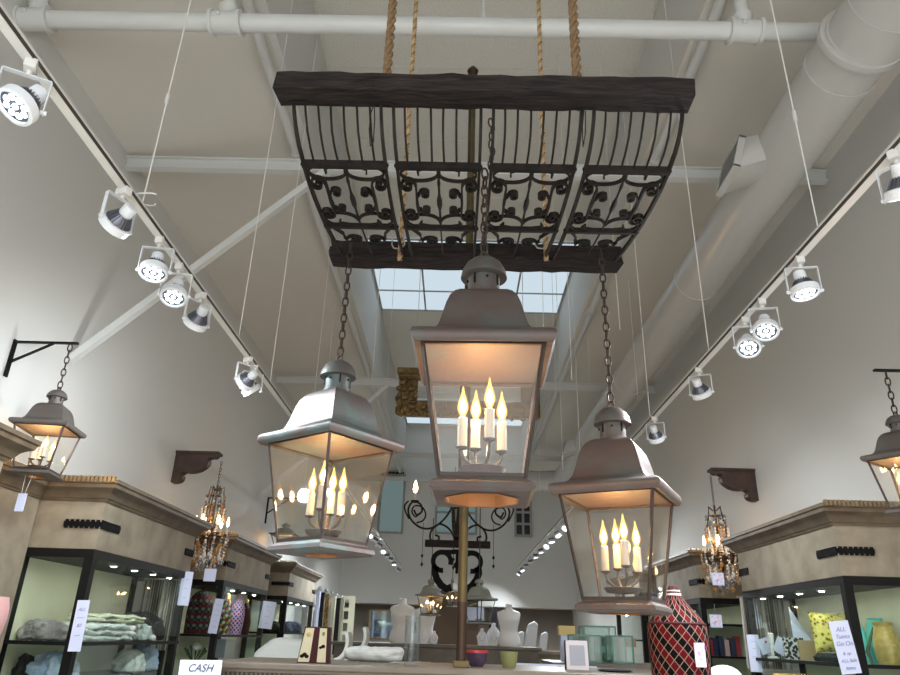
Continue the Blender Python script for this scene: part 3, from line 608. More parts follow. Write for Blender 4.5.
MB().box((.01,0,-.2),(.02,.04,.42)).build('back_bar',M['blackframe'],t); MB().strip([(0,0,0),(.5,0,0)],(0,1,0),.03,.02).build('arm',M['blackframe'],t); MB().strip([(.01,0,-.25),(.36,0,-.01)],(0,1,0),.03,.015).build('brace',M['blackframe'],t)
# ================================================================ DISPLAY CASES
CORN=[(0,0),(.012,0),(.02,.015),(.03,.02),(.05,.055),(.07,.07),(.10,.085),(.105,.11),(.118,.115),(.118,.14),(.095,.145),(0,.145)]
CORN=[(a,b) for a,b in CORN]
def case(s,xf,y0,y1,zb,label,shelves=(1.30,.75),lights=3,glassy=True):
    """s=-1 left wall, +1 right wall; xf = aisle face X; between y0..y1"""
    xw=EX0+.005 if s<0 else EX1-.005; t=thing('display_case',label,'display case',((xf+xw)/2,y0+.01,0),0,'wall display cases'); O=t.location
    def B(name,m,mb,par=t,**k): 
        mb.v=[(a-O.x,b-O.y,c-O.z) for a,b,c in mb.v]; return mb.build(name,m,par,**k)
    xa,xb=min(xf,xw),max(xf,xw); zt=2.38; zc=zt-.145
    B('header',M['plaster'],MB().bb((xa,y0,zb),(xb,y1,zc+.05)))
    path=[(xw,y0),(xf,y0),(xf,y1),(xw,y1)] if s>0 else [(xw,y1),(xf,y1),(xf,y0),(xw,y0)]
    # outward must be to the right of travel
    if s>0: path=path[::-1]
    path=path if s<0 else path
    def prof(z): return [(a,z+b) for a,b in CORN]
    d1=Vector(path[1])-Vector(path[0]); nrm=Vector((d1.y,-d1.x)); mid=Vector(((xa+xb)/2,(y0+y1)/2)); 
    if nrm.dot(Vector(path[0])-mid)<0: path=path[::-1]
    B('cornice',M['cornice'],MB().moulding(path,prof(zc)),ang=25)
    g=MB()
    # beading along the top of the cornice
    n=int((xb-xa+.1)/.03)
    for k in range(n): g.box((xa-(.1 if s>0 else 0)+(xb-xa+.1)*(k+.5)/n,y0-.112,zt-.004),(.020,.030,.040))
    n=int((y1-y0+.2)/.026)
    B('beading',M['bead'],g)
    B('top_rail',M['blackframe'],MB().bb((xa,y0-.005,zb-.055),(xb,y1+.005,zb+.004)))
    pw=.062
    for X in (xa+pw/2,xb-pw/2):
        for y in (y0+pw/2,y1-pw/2): B('post',M['blackframe'],MB().bb((X-pw/2,y-pw/2,.0),(X+pw/2,y+pw/2,zb-.05)))
    B('mid_rail',M['blackframe'],MB().bb((xa,y0,.02),(xb,y1,.4)))
    B('back_panel',M['cream'],MB().bb((xw-s*.03,y0+.04,.4),(xw-s*.012,y1-.04,zb-.055)))
    for z in shelves:
        o=B('glass_shelf',M['shelfglass'],MB().bb((xa+.02,y0+.02,z-.010),(xb-.02,y1-.02,z)))
        B('shelf_edge',M['blackframe'],MB().bb((xf-.012,y0+.01,z-.022),(xf+.012,y1-.01,z+.002)).bb((xa,y0-.004,z-.022),(xb,y0+.02,z+.002)),o)
    if glassy:
        B('glass_pane',M['caseglass'],MB().bb((xf-.003,y0+.045,.4),(xf+.003,y1-.045,zb-.055))); B('glass_pane',M['caseglass'],MB().bb((xa+.045,y0+.008,.4),(xb-.045,y0+.013,zb-.055)))
    for k in range(lights):
        y=y0+(y1-y0)*(k+.5)/lights
        o=B('puck_light',M['enamel'],MB().lathe([(.036,zb-.056),(.036,zb-.062),(.03,zb-.066)],16,(xf-(-s)*.11,y,0)))
        B('puck_lens',M['puck'],MB().lathe([(.021,zb-.067),(.0001,zb-.070)],14,(xf-(-s)*.11,y,0)),o)
    # scalloped iron straps round the header corners
    for yc,d,lx,ly in ((y0,1,.26,.30),(y1,-1,0,.22)):
        g=MB(); z=zb+.175
        def sc(a,b,n):
            for i in range(n):
                p=Vector(a).lerp(Vector(b),(i+.5)/n); dd=(Vector(b)-Vector(a)).normalized(); L=(Vector(b)-Vector(a)).length/n
                R=Matrix.Identity(3) if abs(dd.x)>.5 else Matrix.Rotation(PI/2,3,'Z')
                g.box(p,(L*1.02,.012,.034),R); g.box(p,(L*.60,.014,.060),R)
        if lx: sc((xf-s*0.0,yc-.006,z),(xf+s*lx,yc-.006,z),7)
        sc((xf-s*.006,yc,z),(xf-s*.006,yc+d*ly,z),8)
        B('corner_strap',M['strapm'],g)
    return t
case(-1,-2.55,5.12,7.04,1.90,'nearest full display case on the left wall, holding folded white cloths',lights=5)
case(-1,-2.50,7.98,9.90,1.90,'second display case along the left wall, with patterned bottles',shelves=(1.36,.75),lights=4)
case(-1,-2.50,11.1,13.2,1.90,'farthest display case on the left wall, behind the left copper lantern',shelves=(1.40,.75),lights=4)
case(1,2.75,5.26,7.14,1.88,'nearest display case on the right wall, with leopard cushion and gold jar',shelves=(1.31,.75),lights=5)
case(1,2.70,8.25,9.95,1.88,'second display case on the right wall, behind the red diamond bottle',shelves=(1.62,1.30,.75),lights=3)
case(1,2.70,10.9,12.6,1.88,'farthest display case on the right wall, behind the right lantern base',shelves=(1.45,.75),lights=3)
case(-1,-2.53,2.0,3.84,1.90,'display case cornice corner cut by the left edge of the photo, nearest',lights=2)
# cornice strip on the wall between the two nearest left cases + beige side cabinet panel
t=thing('wall_cabinet','beige wall cabinet with gilded cornice between the two nearest left cases','cabinet',(-3.04,4.48,0))
g=MB().moulding([(0.02,.62),(0.02,-.60)],[(a*.8,2.235+b) for a,b in CORN]);
# outward to +x
if Vector((1,0)).dot(Vector((g.v[9][0]-g.v[0][0],0)))<0: g=MB().moulding([(0.02,-.60),(0.02,.62)],[(a*.8,2.235+b) for a,b in CORN])
g.build('cornice',M['cornice'],t,ang=25)
MB().bb((-.055,-.60,0),(.02,.62,2.30)).build('panel',M['plaster'],t)
g=MB()
for k in range(46): g.box((.10,-.59+k*.0263,2.385),(.028,.015,.02))
g.build('beading',M['bead'],t)
# pink garment
g=MB(); n=18
vs=[]
for i in range(n+1):
    z=2.0-.0+(-1.1)*i/n; wv=.02*math.sin(i*.9)
    for k in range(14): q=2*PI*k/14; vs.append(((.10+.03*i/n+.012*math.sin(4*q+i*.3))*math.cos(q)+wv,(.20+.04*i/n)*math.sin(q),z))
g.add(vs,[(i*14+k,i*14+(k+1)%14,(i+1)*14+(k+1)%14,(i+1)*14+k) for i in range(n) for k in range(14)]+[tuple(range(14))])
P=at(-9,640,4.5); g.v=[(a,b,c-.45) for a,b,c in g.v]
tag(g.build('hanging_coat',M['pink'],None,loc=(P.x-.06,4.42,0)),'pink fuzzy coat hanging at the lower left edge of the photo','coat')
# ---- sign papers
def sheet(name,lab,P,w,h,tilt=0,rz=0,rx=0,lines=0,txt=None,m='paper',grp=None,ink='inkf'):
    t=thing(name,lab,'sign' if h>.12 else 'tag',P,rz,grp); t.rotation_euler=(rx,tilt,rz)
    MB().box((0,0,0),(w,.003,h)).build('paper',M[m],t)
    if txt:
        for (s,sz,z) in txt: textmesh(s,sz,'handwriting',M[ink],t,(0,-.0035,z))
    return t
scr=lambda h,L:[(s,.030,h*.5-.05-.055*i) for i,s in enumerate(L)]
P=at(846,647,5.20); sheet('paper_sign','tall white handwritten paper sign taped to the corner post of the nearest right case',(P.x,5.215,P.z),.135,.33,rx=0,tilt=-.10,txt=[('ALL',.04,.11),('Tunics',.038,.065),('Go On',.04,.02),('& up',.03,-.04),('ALL Sale',.03,-.085),('Items',.03,-.13)],ink='inkf')
P=atx(75,627,-2.51); sheet('paper_sign','tall white paper sign on the corner post of the nearest left case',(-2.53,5.09,P.z+.01),.085,.32,txt=[('ALL',.03,.10),('~~~',.03,.05),('$2',.03,.0),('~~',.03,-.06)],tilt=-.02)
P=at(748,653,6.98); sheet('paper_sign','pale blue paper sign at the far post of the nearest right case',(2.735,7.0,P.z),.10,.31,rz=-PI/2*.3,txt=[('~~~',.03,.10),('~~',.03,.04),('~~~',.03,-.03)])
P=at(755,612,7.2); sheet('paper_sign','narrow paper strip inside the nearest right case beside striped scarves',(P.x,7.22,P.z),.09,.30,tilt=-.25,txt=[('~~',.03,.08),('~~',.03,.0)])
P=at(171,588,6.95); sheet('paper_sign','narrow paper strip inside the nearest left case beside striped scarves',(-2.53,6.95,P.z),.10,.30,rz=.6,txt=[('~~',.03,.08),('~~',.03,.0),('~~',.03,-.08)])
P=at(216,616,7.93); sheet('paper_sign','white handwritten paper on the corner post of the second left case',(P.x,7.93,P.z),.095,.34,txt=[('~~~',.03,.11),('~~',.03,.06),('~~~',.03,.01),('~~',.03,-.05),('~~',.03,-.1)],tilt=.08)
P=at(265,615,9.85); sheet('paper_sign','white paper sign on the far post of the second left case',(-2.44,9.8,P.z),.17,.33,rz=.3,txt=[('~~~',.04,.10),('~~',.04,.05),('~~~',.04,-.02),('~~',.04,-.1)],tilt=.08)
P=at(237,649,9.0); sheet('paper_sign','small white sheet behind glass low in the second left case',(-2.75,9.0,P.z),.12,.20,txt=[('~~',.03,.03)])
P=at(200,672,3.92); sheet('paper_sign','white card reading CASH standing at the left end of the counter',(P.x,3.92,P.z-.03),.215,.17,txt=[('CASH',.050,.047)],ink='ink',tilt=-.02)
P=at(325,614,8.5)
P=at(469,676,4.08); sheet('paper_sign','white paper sign edge on the counter front under the brass pole',(.19,4.11,1.17),.36,.08)
# price tags on chandeliers
# ---- chandeliers
def chandelier(X,y,z,side,lab,tag_p):
    t=thing('crystal_chandelier',lab,'chandelier',(X,y,z-.46),0,'crystal chandeliers')
    g=MB(); g.tube([(0,0,.16),(0,0,.86)],.012,8); g.ring([(.10,.30),(.11,.30),(.11,.315),(.10,.315)],20); g.ring([(.04,.74),(.05,.74),(.05,.75),(.04,.75)],16); g.lathe([(.01,.15),(.035,.2),(.02,.26),(.05,.34),(.015,.4)],12)
    g.build('centre_stem',M['bronze'],t)
    for k in range(6):
        q=2*PI*k/6+.2; c,s=math.cos(q),math.sin(q)
        MB().tube([(a*c,a*s,b) for a,b in ((.02,.80),(.07,.84),(.075,.78),(.10,.66),(.11,.55),(.06,.44),(.03,.36))],.006,6).build('cage_arm',M['bronze'],t)
        a=MB(); a.tube([(b*c,b*s,d) for b,d in ((.02,.30),(.08,.25),(.14,.27),(.165,.33))],.007,6); a.lathe([(.006,.33),(.032,.345),(.034,.35)],10,(.165*c,.165*s,0)); a.build('candle_arm',M['bronze'],t)
        cn=MB().lathe([(.011,.35),(.011,.43),(.001,.432)],10,(.165*c,.165*s,0)).build('candle',M['candle'],t)
        MB().lathe([(.005,.432),(.014,.46),(.012,.49),(.001,.53)],10,(.165*c,.165*s,0)).build('flame_bulb',M['bulbsoft'],cn)
    def drop(g,x,y,z,r): g.lathe([(.001,-r*1.6),(r*.8,-r*.6),(r,0),(r*.5,r*.9),(.001,r*1.2)],6,(x,y,z))
    for R_,n,z0,m_ in ((.19,14,.33,0),(.13,12,.22,1),(.17,14,.17,0),(.10,8,.10,0),(.10,11,.74,0),(.12,10,.60,1),(.07,6,.46,1)):
        for k in range(n):
            q=2*PI*k/n+R_*9; g=MB(); x,y2=R_*math.cos(q),R_*math.sin(q)
            for j in range(4): g.m=0 if (j+k)%3 else 1; drop(g,x*(1-.02*j),y2*(1-.02*j),z0-.033*j,(.013 if j<3 else .021))
            g.build('crystal_strand',[M['crystal' if (m_ and k%3) else ('amber' if m_ else 'pearl')],M['crystal' if (k%3) else 'amber']],t)
    ct=.86+.46-.46; L=3.13-(z-.46)-.87
    for i in range(int(L/.035)):
        g=MB(); a=(PI/2 if i%2 else 0)+.4; g.tube([(.010*math.cos(2*PI*k/10)*math.cos(a),.010*math.cos(2*PI*k/10)*math.sin(a),.87+.035*(i+.5)+.022*math.sin(2*PI*k/10)) for k in range(10)],.003,5,closed=True); g.build('chain_link',M['rustiron'],t)
    return t
chandelier(-2.585,7.55,2.44,-1,'crystal chandelier with amber drops hanging from the left wall corbel',None)
chandelier(2.78,7.70,2.40,1,'crystal chandelier with amber drops hanging from the right wall corbel',None)
for X,lab,P,pl,z in ((-2.585,'small white card hanging below the left crystal chandelier',at(210,575,7.4),'',0),(2.78,'small printed card hanging in the right crystal chandelier',at(718,579,7.45),'card',0),(2.78,'small printed card hanging on a string below the right crystal chandelier',at(716,621,7.6),'card',0)):
    t=thing('price_card',lab,'card',P); MB().box((0,0,0),(.12,.003,.12)).build('paper',M['paper'],t)
    if pl: MB().box((0,-.003,0),(.085,.002,.085)).build('printed_picture',M['card'],t)
    MB().tube([(0,0,.06),(0,0,.16)],.0015,4).build('string',M['wire'],t)
# corbels
def corbel(X,y,z,s,lab,w=.46,h=.34):
    t=thing('wooden_corbel',lab,'corbel',(X,y,z-h))
    o=[(0,0),(.04,.0),(.085,.012),(.115,.045),(.118,.075),(.095,.10),(.13,.125),(.18,.12),(.24,.125),(.30,.145),(.35,.18),(.38,.215),(.39,.25),(.375,.285),(.41,.30),(.44,.295),(.465,.31),(.48,.33),(.48,.36),(0,.36)]
    g=MB(); g.slab([(-s*0+(-s)*0+a*(-s)*-1*-1 if False else -s*a*w/.48, -.055, b*h/.36) for a,b in o],(0,1,0),.11); g.build('scroll_body',M['corbel'],t,ang=35)
    MB().box((-s*.25*w/.48,0,h*.97),(.5*w/.48,.15,.03)).build('top_board',M['corbel'],t,bev=.005)
    g=MB(); g.tube([(-s*.07,-.066,.05),(-s*.07,.066,.05)],.034,14); g.tube([(-s*.33*w/.48,-.064,.225),(-s*.33*w/.48,.064,.225)],.045,16); g.build('volute',M['corbel'],t)
    return t
corbel(-3.1,7.6,3.20,-1,'carved dark wooden corbel on the left wall holding a chandelier'); corbel(3.25,7.70,3.19,1,'carved dark wooden corbel on the right wall holding a chandelier')
# ================================================================ COUNTER
CT=1.25
t=thing('sales_counter','long grey-brown sales counter with a dentil edge along the bottom of the photo','counter',(-.1,4.55,0))
cx0,cx1=-1.30+.1,1.25+.1
MB().bb((cx0,-.45,CT-.035),(cx1,.42,CT)).build('worktop',M['counter'],t,bev=.008)
MB().bb((cx0+.05,-.38,0),(cx1-.05,.36,CT-.10)).build('body',M['counter'],t)
g=MB(); g.bb((cx0+.02,-.43,CT-.048),(cx1-.02,.40,CT-.035)); g.bb((cx0+.04,-.40,CT-.11),(cx1-.04,.38,CT-.048)); g.build('edge_moulding',M['counterd'],t)
g=MB(); n=100
for k in range(n): g.box((cx0+.04+(cx1-cx0-.08)*(k+.5)/n,-.41,CT-.068),(.014,.022,.032))
g.build('dentil_row',M['counter'],t)
# pole
P=at(461,667,4.3)
t=thing('brass_pole','tall antique brass pole rising from the counter behind the central lantern','pole',(.042,4.3,CT))
MB().tube([(0,0,.03),(0,0,4.25)],.027,20).build('shaft',M['brass'],t); MB().tube([(0,0,.02),(0,0,.34)],.0285,20).build('lower_sleeve',M['redbrass'],t)
MB().bb((-.045,-.045,0),(.045,.045,.035)).build('foot',M['brass'],t,bev=.004); MB().lathe([(.028,4.24),(.04,4.26),(.03,4.28),(.045,4.31),(.02,4.35),(.001,4.36)],16).build('finial',M['redbrass'],t)
# chocolate box
P=at(314,661,4.25)
t=thing('gift_box','maroon and cream chocolate gift box standing on the left of the counter','box',(P.x,4.25,CT),.0)
MB().slab([(-.088,-.035,0),(.088,-.035,0),(.078,-.035,.185),(-.062,-.035,.185)],(0,1,0),.07).build('carton',M['boxm'],t,bev=.002)
MB().slab([(-.083,-.037,.006),(-.020,-.037,.006),(-.008,-.037,.178),(-.055,-.037,.178)],(0,-1,0),.002).build('front_label',M['boxc'],t)
MB().slab([(.022,-.037,.006),(.070,-.037,.006),(.063,-.037,.178),(.024,-.037,.178)],(0,-1,0),.002).build('side_label',M['boxc'],t)
Rf=Matrix.Rotation(PI/2,3,'X')
g=MB(); 
for x,z,r in ((-.062,.035,.012),(-.048,.043,.013),(-.036,.034,.012),(.036,.08,.009),(.05,.086,.011)): g.ball((x,-.040,z),(r,.003,r*.8),10,6)
g.build('chocolate_picture',M['choc'],t)
MB().ball((-.036,-.040,.145),(.012,.002,.013),14,6).build('gold_seal',M['boxg'],t); MB().ball((.046,-.040,.15),(.008,.002,.011),12,6).build('green_seal',M['boxgr'],t)
# glass vase
P=at(411,664,4.38)
t=thing('glass_vase','tall straight clear glass vase on the counter left of the brass pole','vase',(P.x,4.38,CT))
MB().lathe([(.001,0),(.040,0),(.042,.01),(.046,.26),(.043,.26),(.038,.02),(.001,.018)],28).build('vase_body',M['vaseglass'],t)
g=MB()
for k in range(60): q=random.uniform(0,2*PI); r=random.uniform(0,.03); g.ball((r*math.cos(q),r*math.sin(q),random.uniform(.022,.09)),.006,6,4)
o=g.build('glass_beads',M['vaseglass'],t); o['kind']='stuff'
# bowls
P=at(473,666,4.5); t=thing('ceramic_bowl','purple speckled ceramic bowl with red rim right of the brass pole','bowl',(.115+.02,4.48,CT))
MB().lathe([(.001,0),(.035,0),(.058,.03),(.066,.075),(.062,.075),(.052,.03),(.001,.008)],26).build('bowl_body',M['bowlp'],t); MB().ring([(.060,.073),(.0675,.073),(.0665,.088),(.062,.088)],26).build('rim_band',M['bowlr'],t)
P=at(507,668,4.5); t=thing('ceramic_cup','small yellow-green ceramic cup on the counter','cup',(P.x+.01,4.48,CT))
MB().lathe([(.001,0),(.036,0),(.046,.03),(.052,.085),(.048,.085),(.042,.03),(.001,.008)],24).build('cup_body',M['bowly'],t)
# picture frame / tablet
P=at(577,669,4.45); t=thing('photo_frame','small lilac frame with grey centre standing on the counter right of the cup','frame',(P.x,4.40,CT))
MB().slab([(-.066,0,0),(.062,0,0),(.056,0,.155),(-.07,0,.155)],(0,1,0),.012).build('frame_border',M['lilac'],t,bev=.003); MB().slab([(-.045,-.002,.025),(.042,-.002,.025),(.038,-.002,.13),(-.048,-.002,.13)],(0,1,0),.003).build('centre_panel',M['greyd'],t)
MB().bb((-.075,.0,0),(-.068,.012,.155)).build('spine',M['blackframe'],t)
P=at(617,672,4.3); tag(MB().lathe([(.001,0),(.08,0),(.10,.008),(.08,.012),(.001,.010)],24).build('dark_tray',M['blackc'],None,loc=(P.x,4.35,CT)),'flat black dish on the counter left of the red bottle','dish')
# diamond bottle & pedestal
t=thing('round_pedestal','white pedestal under the red diamond bottle, below the frame','pedestal',(1.055,3.6,0))
MB().lathe([(.001,0),(.2,0),(.19,.03),(.16,.06),(.16,1.02),(.19,1.06),(.001,1.06)],32).build('pedestal_body',M['manneq'],t)
t=thing('woven_bottle','large red and black diamond patterned bottle in front of the right end of the counter','bottle',(1.055,3.6,1.06))
MB().lathe([(.001,0),(.105,0),(.118,.03),(.132,.20),(.138,.36),(.136,.415),(.125,.44),(.100,.475),(.075,.50),(.052,.53),(.038,.545),(.032,.56),(.030,.585),(.020,.60),(.001,.602)],40).build('bottle_body',M['redbottle'],t)
g=MB(); g.ring([(.128,.43),(.134,.426),(.134,.432),(.130,.436)],40); g.build('rim_band',M['boxm'],t)
MB().ring([(.030,.557),(.034,.557),(.033,.566),(.030,.566)],24).ring([(.029,.575),(.031,.575),(.031,.581),(.029,.581)],24).build('neck_bands',M['bust'],t)
o=MB().box((.055,-.131,.30),(.055,.004,.10),Matrix.Rotation(.35,3,'Z')).build('price_card',M['card'],t)
# white dome & bowl at lower right
P=at(724,676,4.2); tag(MB().ball((0,0,0),(.10,.10,.075),24,12).build('white_hat',M['manneq'],None,loc=(P.x,4.2,P.z-.02)),'white rounded hat top at the bottom edge right of the red bottle','hat')
P=at(797,676,4.2); g=MB(); g.ring([(.105,0),(.118,0),(.115,.012),(.105,.012)],36); g.m=1; g.lathe([(.001,.002),(.107,.002)],36); g.m=0
for k in range(40): q=2*PI*k/40; g.ball((.113*math.cos(q),.113*math.sin(q),.013),.005,6,4)
g.m=1; g.lathe([(.112,0),(.10,-.12),(.001,-.13)],30)
tag(g.build('beaded_bowl',[M['goldy'],M['blackc']],None,loc=(P.x,4.2,P.z-.01)),'black bowl with gold beaded rim at the bottom edge','bowl')
P=at(797,676,4.2)
t=thing('side_table','low table below the frame holding the white hat and beaded bowl','table',(1.95,4.2,0))
zt_=P.z-.14; MB().bb((-.45,-.2,zt_-.03),(.45,.2,zt_)).build('tabletop',M['counter'],t)
for sx in(-1,1):
    for sy in(-1,1): MB().bb((sx*.42-.02,sy*.17-.02,0),(sx*.42+.02,sy*.17+.02,zt_-.03)).build('leg',M['counter'],t)
# ================================================================ CASE CONTENTS
TX=bpy.data.textures.new('wrinkles','CLOUDS'); TX.noise_scale=.05; TX.noise_depth=3
def wrinkle(o,st=.03,lv=2):
    for m_ in list(o.modifiers): o.modifiers.remove(m_)
    a=o.modifiers.new('sub','SUBSURF'); a.levels=a.render_levels=lv; d=o.modifiers.new('wr','DISPLACE'); d.texture=TX; d.strength=st; d.mid_level=.5; d.texture_coords='LOCAL'
    return o
def heap(name,lab,cat,loc,size,m,seed=0,seg=28,folds=5,amp=.18,rz=0,grp=None):
    random.seed(seed+100); ph=[random.uniform(0,6) for _ in range(8)]
    g=MB(); N=seg; K=12; vs=[]
    for i in range(K+1):
        t=i/K; zz=size[2]*math.sin(t*PI/2)**.8; r=math.cos(t*PI/2)**.55
        for k in range(N):
            q=2*PI*k/N; w=1+amp*math.sin(folds*q+ph[0]+3*t)+amp*.5*math.sin(2.3*folds*q+ph[1]-5*t)+amp*.4*math.sin(11*q+ph[2]+9*t)
            vs.append((size[0]/2*r*w*math.cos(q),size[1]/2*r*w*math.sin(q),zz*(1+.25*amp*math.sin(3*q+ph[3]))))
    g.add(vs,[(i*N+k,i*N+(k+1)%N,(i+1)*N+(k+1)%N,(i+1)*N+k) for i in range(K) for k in range(N)]+[tuple(range(N))[::-1],tuple(K*N+k for k in range(N))])
    o=g.build(name,m,None,loc=loc,ang=75); wrinkle(o,.05); o.rotation_euler=(0,0,rz); return tag(o,lab,cat,grp)
def folded(name,lab,cat,loc,L,W,H,n,m,rz=0,seed=1,edge=None,tilt=0):
    """stack of folded cloth layers with rounded fold edges, joined as one folded thing"""
    random.seed(seed); g=MB()
    for i in range(n):
        z=H*(i+.5)/n; h=H/n*.95; dx=random.uniform(-.02,.02); l=L*random.uniform(.93,1); N=14
        pts=[(dx+(-l/2+l*j/N),0,z+.006*math.sin(j*1.3+i)) for j in range(N+1)]
        wv=[W*(1+.05*math.sin(j*.9+i*2)) for j in range(N+1)]
        vs=[];K=12
        for j,p in enumerate(pts):
            e=1 if 0<j<N else .6
            for k in range(K):
                q=2*PI*k/K; c,s=math.cos(q),math.sin(q); sg=lambda v:abs(v)**.5*(1 if v>=0 else -1)
                vs.append((p[0],wv[j]/2*sg(c)*e,p[2]+h/2*sg(s)*e))
        g.add(vs,[(j*K+k,j*K+(k+1)%K,(j+1)*K+(k+1)%K,(j+1)*K+k) for j in range(N) for k in range(K)]+[tuple(range(K))[::-1],tuple(N*K+k for k in range(K))])
    o=g.build(name,m,None,loc=loc,ang=70); wrinkle(o,.045); o.rotation_euler=(0,tilt,rz); return tag(o,lab,cat)
# crumpled plastic bundle & items behind the counter
P=at(352,654,4.75); g=MB(); pts=[(-.17,0,.05),(-.12,0,.045),(-.03,.01,.048),(.06,0,.04),(.15,.01,.05),(.2,0,.05)]
g.tube(pts,[.03,.045,.043,.045,.042,.035],14); tag(wrinkle(g.build('wrapped_bundle',M['wrap'],None,loc=(at(372,654,4.75).x,4.72,CT-.0)),.035),'grey plastic wrapped roll lying on the counter behind the gift box','bundle')
# nearest left case, shelf z 1.30
zs=1.302
heap('crumpled_scarf','grey and cream crumpled scarf at the front of the nearest left case shelf','scarf',(-2.87,5.32,zs),(.34,.22,.13),M['greyc'],3,folds=4,amp=.12)
folded('folded_blanket','white blanket with fringe on the shelf of the nearest left case','blanket',(-2.74,5.75,zs),.80,.34,.12,3,M['cloth'],rz=PI/2-.1,seed=3)
folded('folded_shawl','cream folded shawl lying on top of the white blanket','shawl',(-2.72,5.9,zs+.135),.85,.22,.05,2,M['creamc'],rz=PI/2-.15,seed=5)
heap('cloth_bundle','white bundled cloth end at the far end of the nearest left case shelf','cloth',(-2.66,6.42,zs),(.20,.24,.12),M['wrap'],8,amp=.2)
heap('black_garment','black ruffled garment at the far end of the nearest left case','garment',(-2.79,6.70,zs),(.36,.46,.22),M['blackc'],11,amp=.22)
zb2=.762
MBs=MB()
t=thing('display_riser','dark riser block in the lower part of the nearest left case','riser',(-2.82,6.0,.76)); MB().bb((-.2,-.75,0),(.2,.85,.30)).build('block',M['greyd'],t,bev=.004)
zr=1.062
heap('blue_ruffle_cloth','pale blue ruffled cloth low in the front of the nearest left case','cloth',(-2.80,5.42,zr),(.30,.26,.16),M['bluecloth'],21,amp=.25)
heap('black_cloth','black cloth low in the near corner of the nearest left case','cloth',(-2.99,5.38,zr),(.12,.16,.14),M['blackc'],22,amp=.2)
heap('rounded_hat','white rounded cap low at the bottom edge of the nearest left case','hat',(-2.68,6.35,zr),(.26,.26,.17),M['cloth'],24,amp=.05)
heap('blue_scarf','light blue crumpled scarf low at the far end of the nearest left case','scarf',(-2.70,6.68,zr),(.24,.22,.20),M['bluecloth'],25,amp=.2)
# striped scarves between the cases (left) and behind (right)
def scarf(X,y,z1,L,w,m,lab,grp,rz=0,th=.02):
    g=MB(); n=10; vs=[]; K=16
    for i in range(n+1):
        z=z1-L*i/n
        for k in range(K+1): u=-w/2+w*k/K; vs.append((.018*math.sin(k*1.9+i*.15)+.0,u,z))
    N=len(vs)
    for v in list(vs): vs.append((v[0]+.008,v[1],v[2]))
    R=K+1; f=[]
    for i in range(n):
        for k in range(K):
            a=i*R+k; f.append((a,a+1,a+R+1,a+R)); f.append((a+N,a+R+N,a+R+1+N,a+1+N))
        f.append((i*R,(i+1)*R,(i+1)*R+N,i*R+N)); f.append((i*R+K,i*R+K+N,(i+1)*R+K+N,(i+1)*R+K))
    for k in range(K): f.append((k,k+N,k+1+N,k+1)); f.append((n*R+k,n*R+k+1,n*R+k+1+N,n*R+k+N))
    g.add(vs,f); o=g.build('hanging_scarf',m,None,loc=(X,y,0),ang=80); o.rotation_euler=(0,0,rz); return tag(o,lab,'scarf',grp)
for s,X0,y0,side in ((-1,-3.02,7.14,'left'),(1,3.17,7.22,'right')):
    t=thing('scarf_rail','thin metal rail of striped scarves past the nearest %s case'%side,'rail',(X0,y0,1.84))
    MB().tube([(0,0,0),(-s*.45,0,0)],.008,8).build('rail',M['steel'],t); MB().box((s*.03,0,0),(.1,.05,.05)).build('wall_plate',M['steel'],t)
    for k in range(5):
        scarf(X0-s*(.05+.082*k),y0+.0,1.835,.62,.10,[M['scarfA'],M['scarfB']][k%2],'striped scarf hanging on the rail just past the nearest %s case'%side,'striped scarves on the %s rail'%side,rz=PI/2,th=.01)
# black flask/handbag rack lower part with pale stripes
# second left case bottles
def bottle(name,lab,loc,prof,m,cap=None,base=None):
    t=thing(name,lab,'bottle',loc); MB().lathe(prof,30).build('bottle_body',m,t)
    if cap: MB().lathe(cap[0],16).build('stopper',cap[1],t)
    if base: MB().lathe([(.001,0),(base,0),(base,.02),(.001,.02)],30).build('base_band',M['pinkbottle'] if base<.12 else M['boxm'],t)
    return t
zc=1.362
P=at(203,633,8.22); bottle('woven_bottle','wide dark dome shaped bottle with grey and red scallops in the second left case',(-2.80,8.24,zc),[(.001,0),(.135,0),(.138,.22),(.13,.30),(.11,.37),(.07,.42),(.03,.44),(.001,.44)],M['greybottle'],([(.015,.43),(.018,.46),(.034,.48),(.02,.50),(.001,.505)],M['rustiron']),.137)
bottle('woven_bottle','slim green and yellow diamond bottle beside the pink one in the second left case',(-2.66,8.72,zc),[(.001,0),(.062,0),(.072,.15),(.070,.26),(.055,.34),(.03,.39),(.001,.395)],M['multibottle'],([(.025,.38),(.03,.41),(.018,.44),(.001,.445)],M['goldy']))
bottle('woven_bottle','bright pink, blue and white diamond bottle in the second left case',(-2.60,8.98,zc),[(.001,0),(.072,0),(.085,.10),(.090,.22),(.082,.30),(.055,.37),(.035,.40),(.001,.41)],M['pinkbottle'],([(.03,.395),(.035,.42),(.022,.45),(.001,.46)],M['pink']),.073)
bottle('woven_bottle','dim reddish brown bottle at the far end of the second left case',(-2.68,9.62,zc),[(.001,0),(.07,0),(.08,.15),(.06,.28),(.03,.36),(.001,.40)],M['boxm'],([(.02,.37),(.025,.41),(.001,.43)],M['goldy']))
# flowers below
P=(-2.88,8.20,.76+.0)
t=thing('flower_pot','dark pot with leafy stems and a white bloom low in the second left case','plant',(-2.80,8.3,.762)); MB().lathe([(.001,0),(.07,0),(.09,.20),(.085,.25),(.001,.24)],18).build('pot',M['blackc'],t)
for k in range(7): q=k*.9; MB().tube([(0,0,.22),(.04*math.cos(q),.04*math.sin(q),.34),(.12*math.cos(q),.10*math.sin(q),.44+.02*(k%3))],[.006,.006,.014],6).build('leaf_stem',M['green'],t)
MB().ball((.02,-.03,.47),(.05,.05,.04),10,7).build('bloom',M['white'],t)
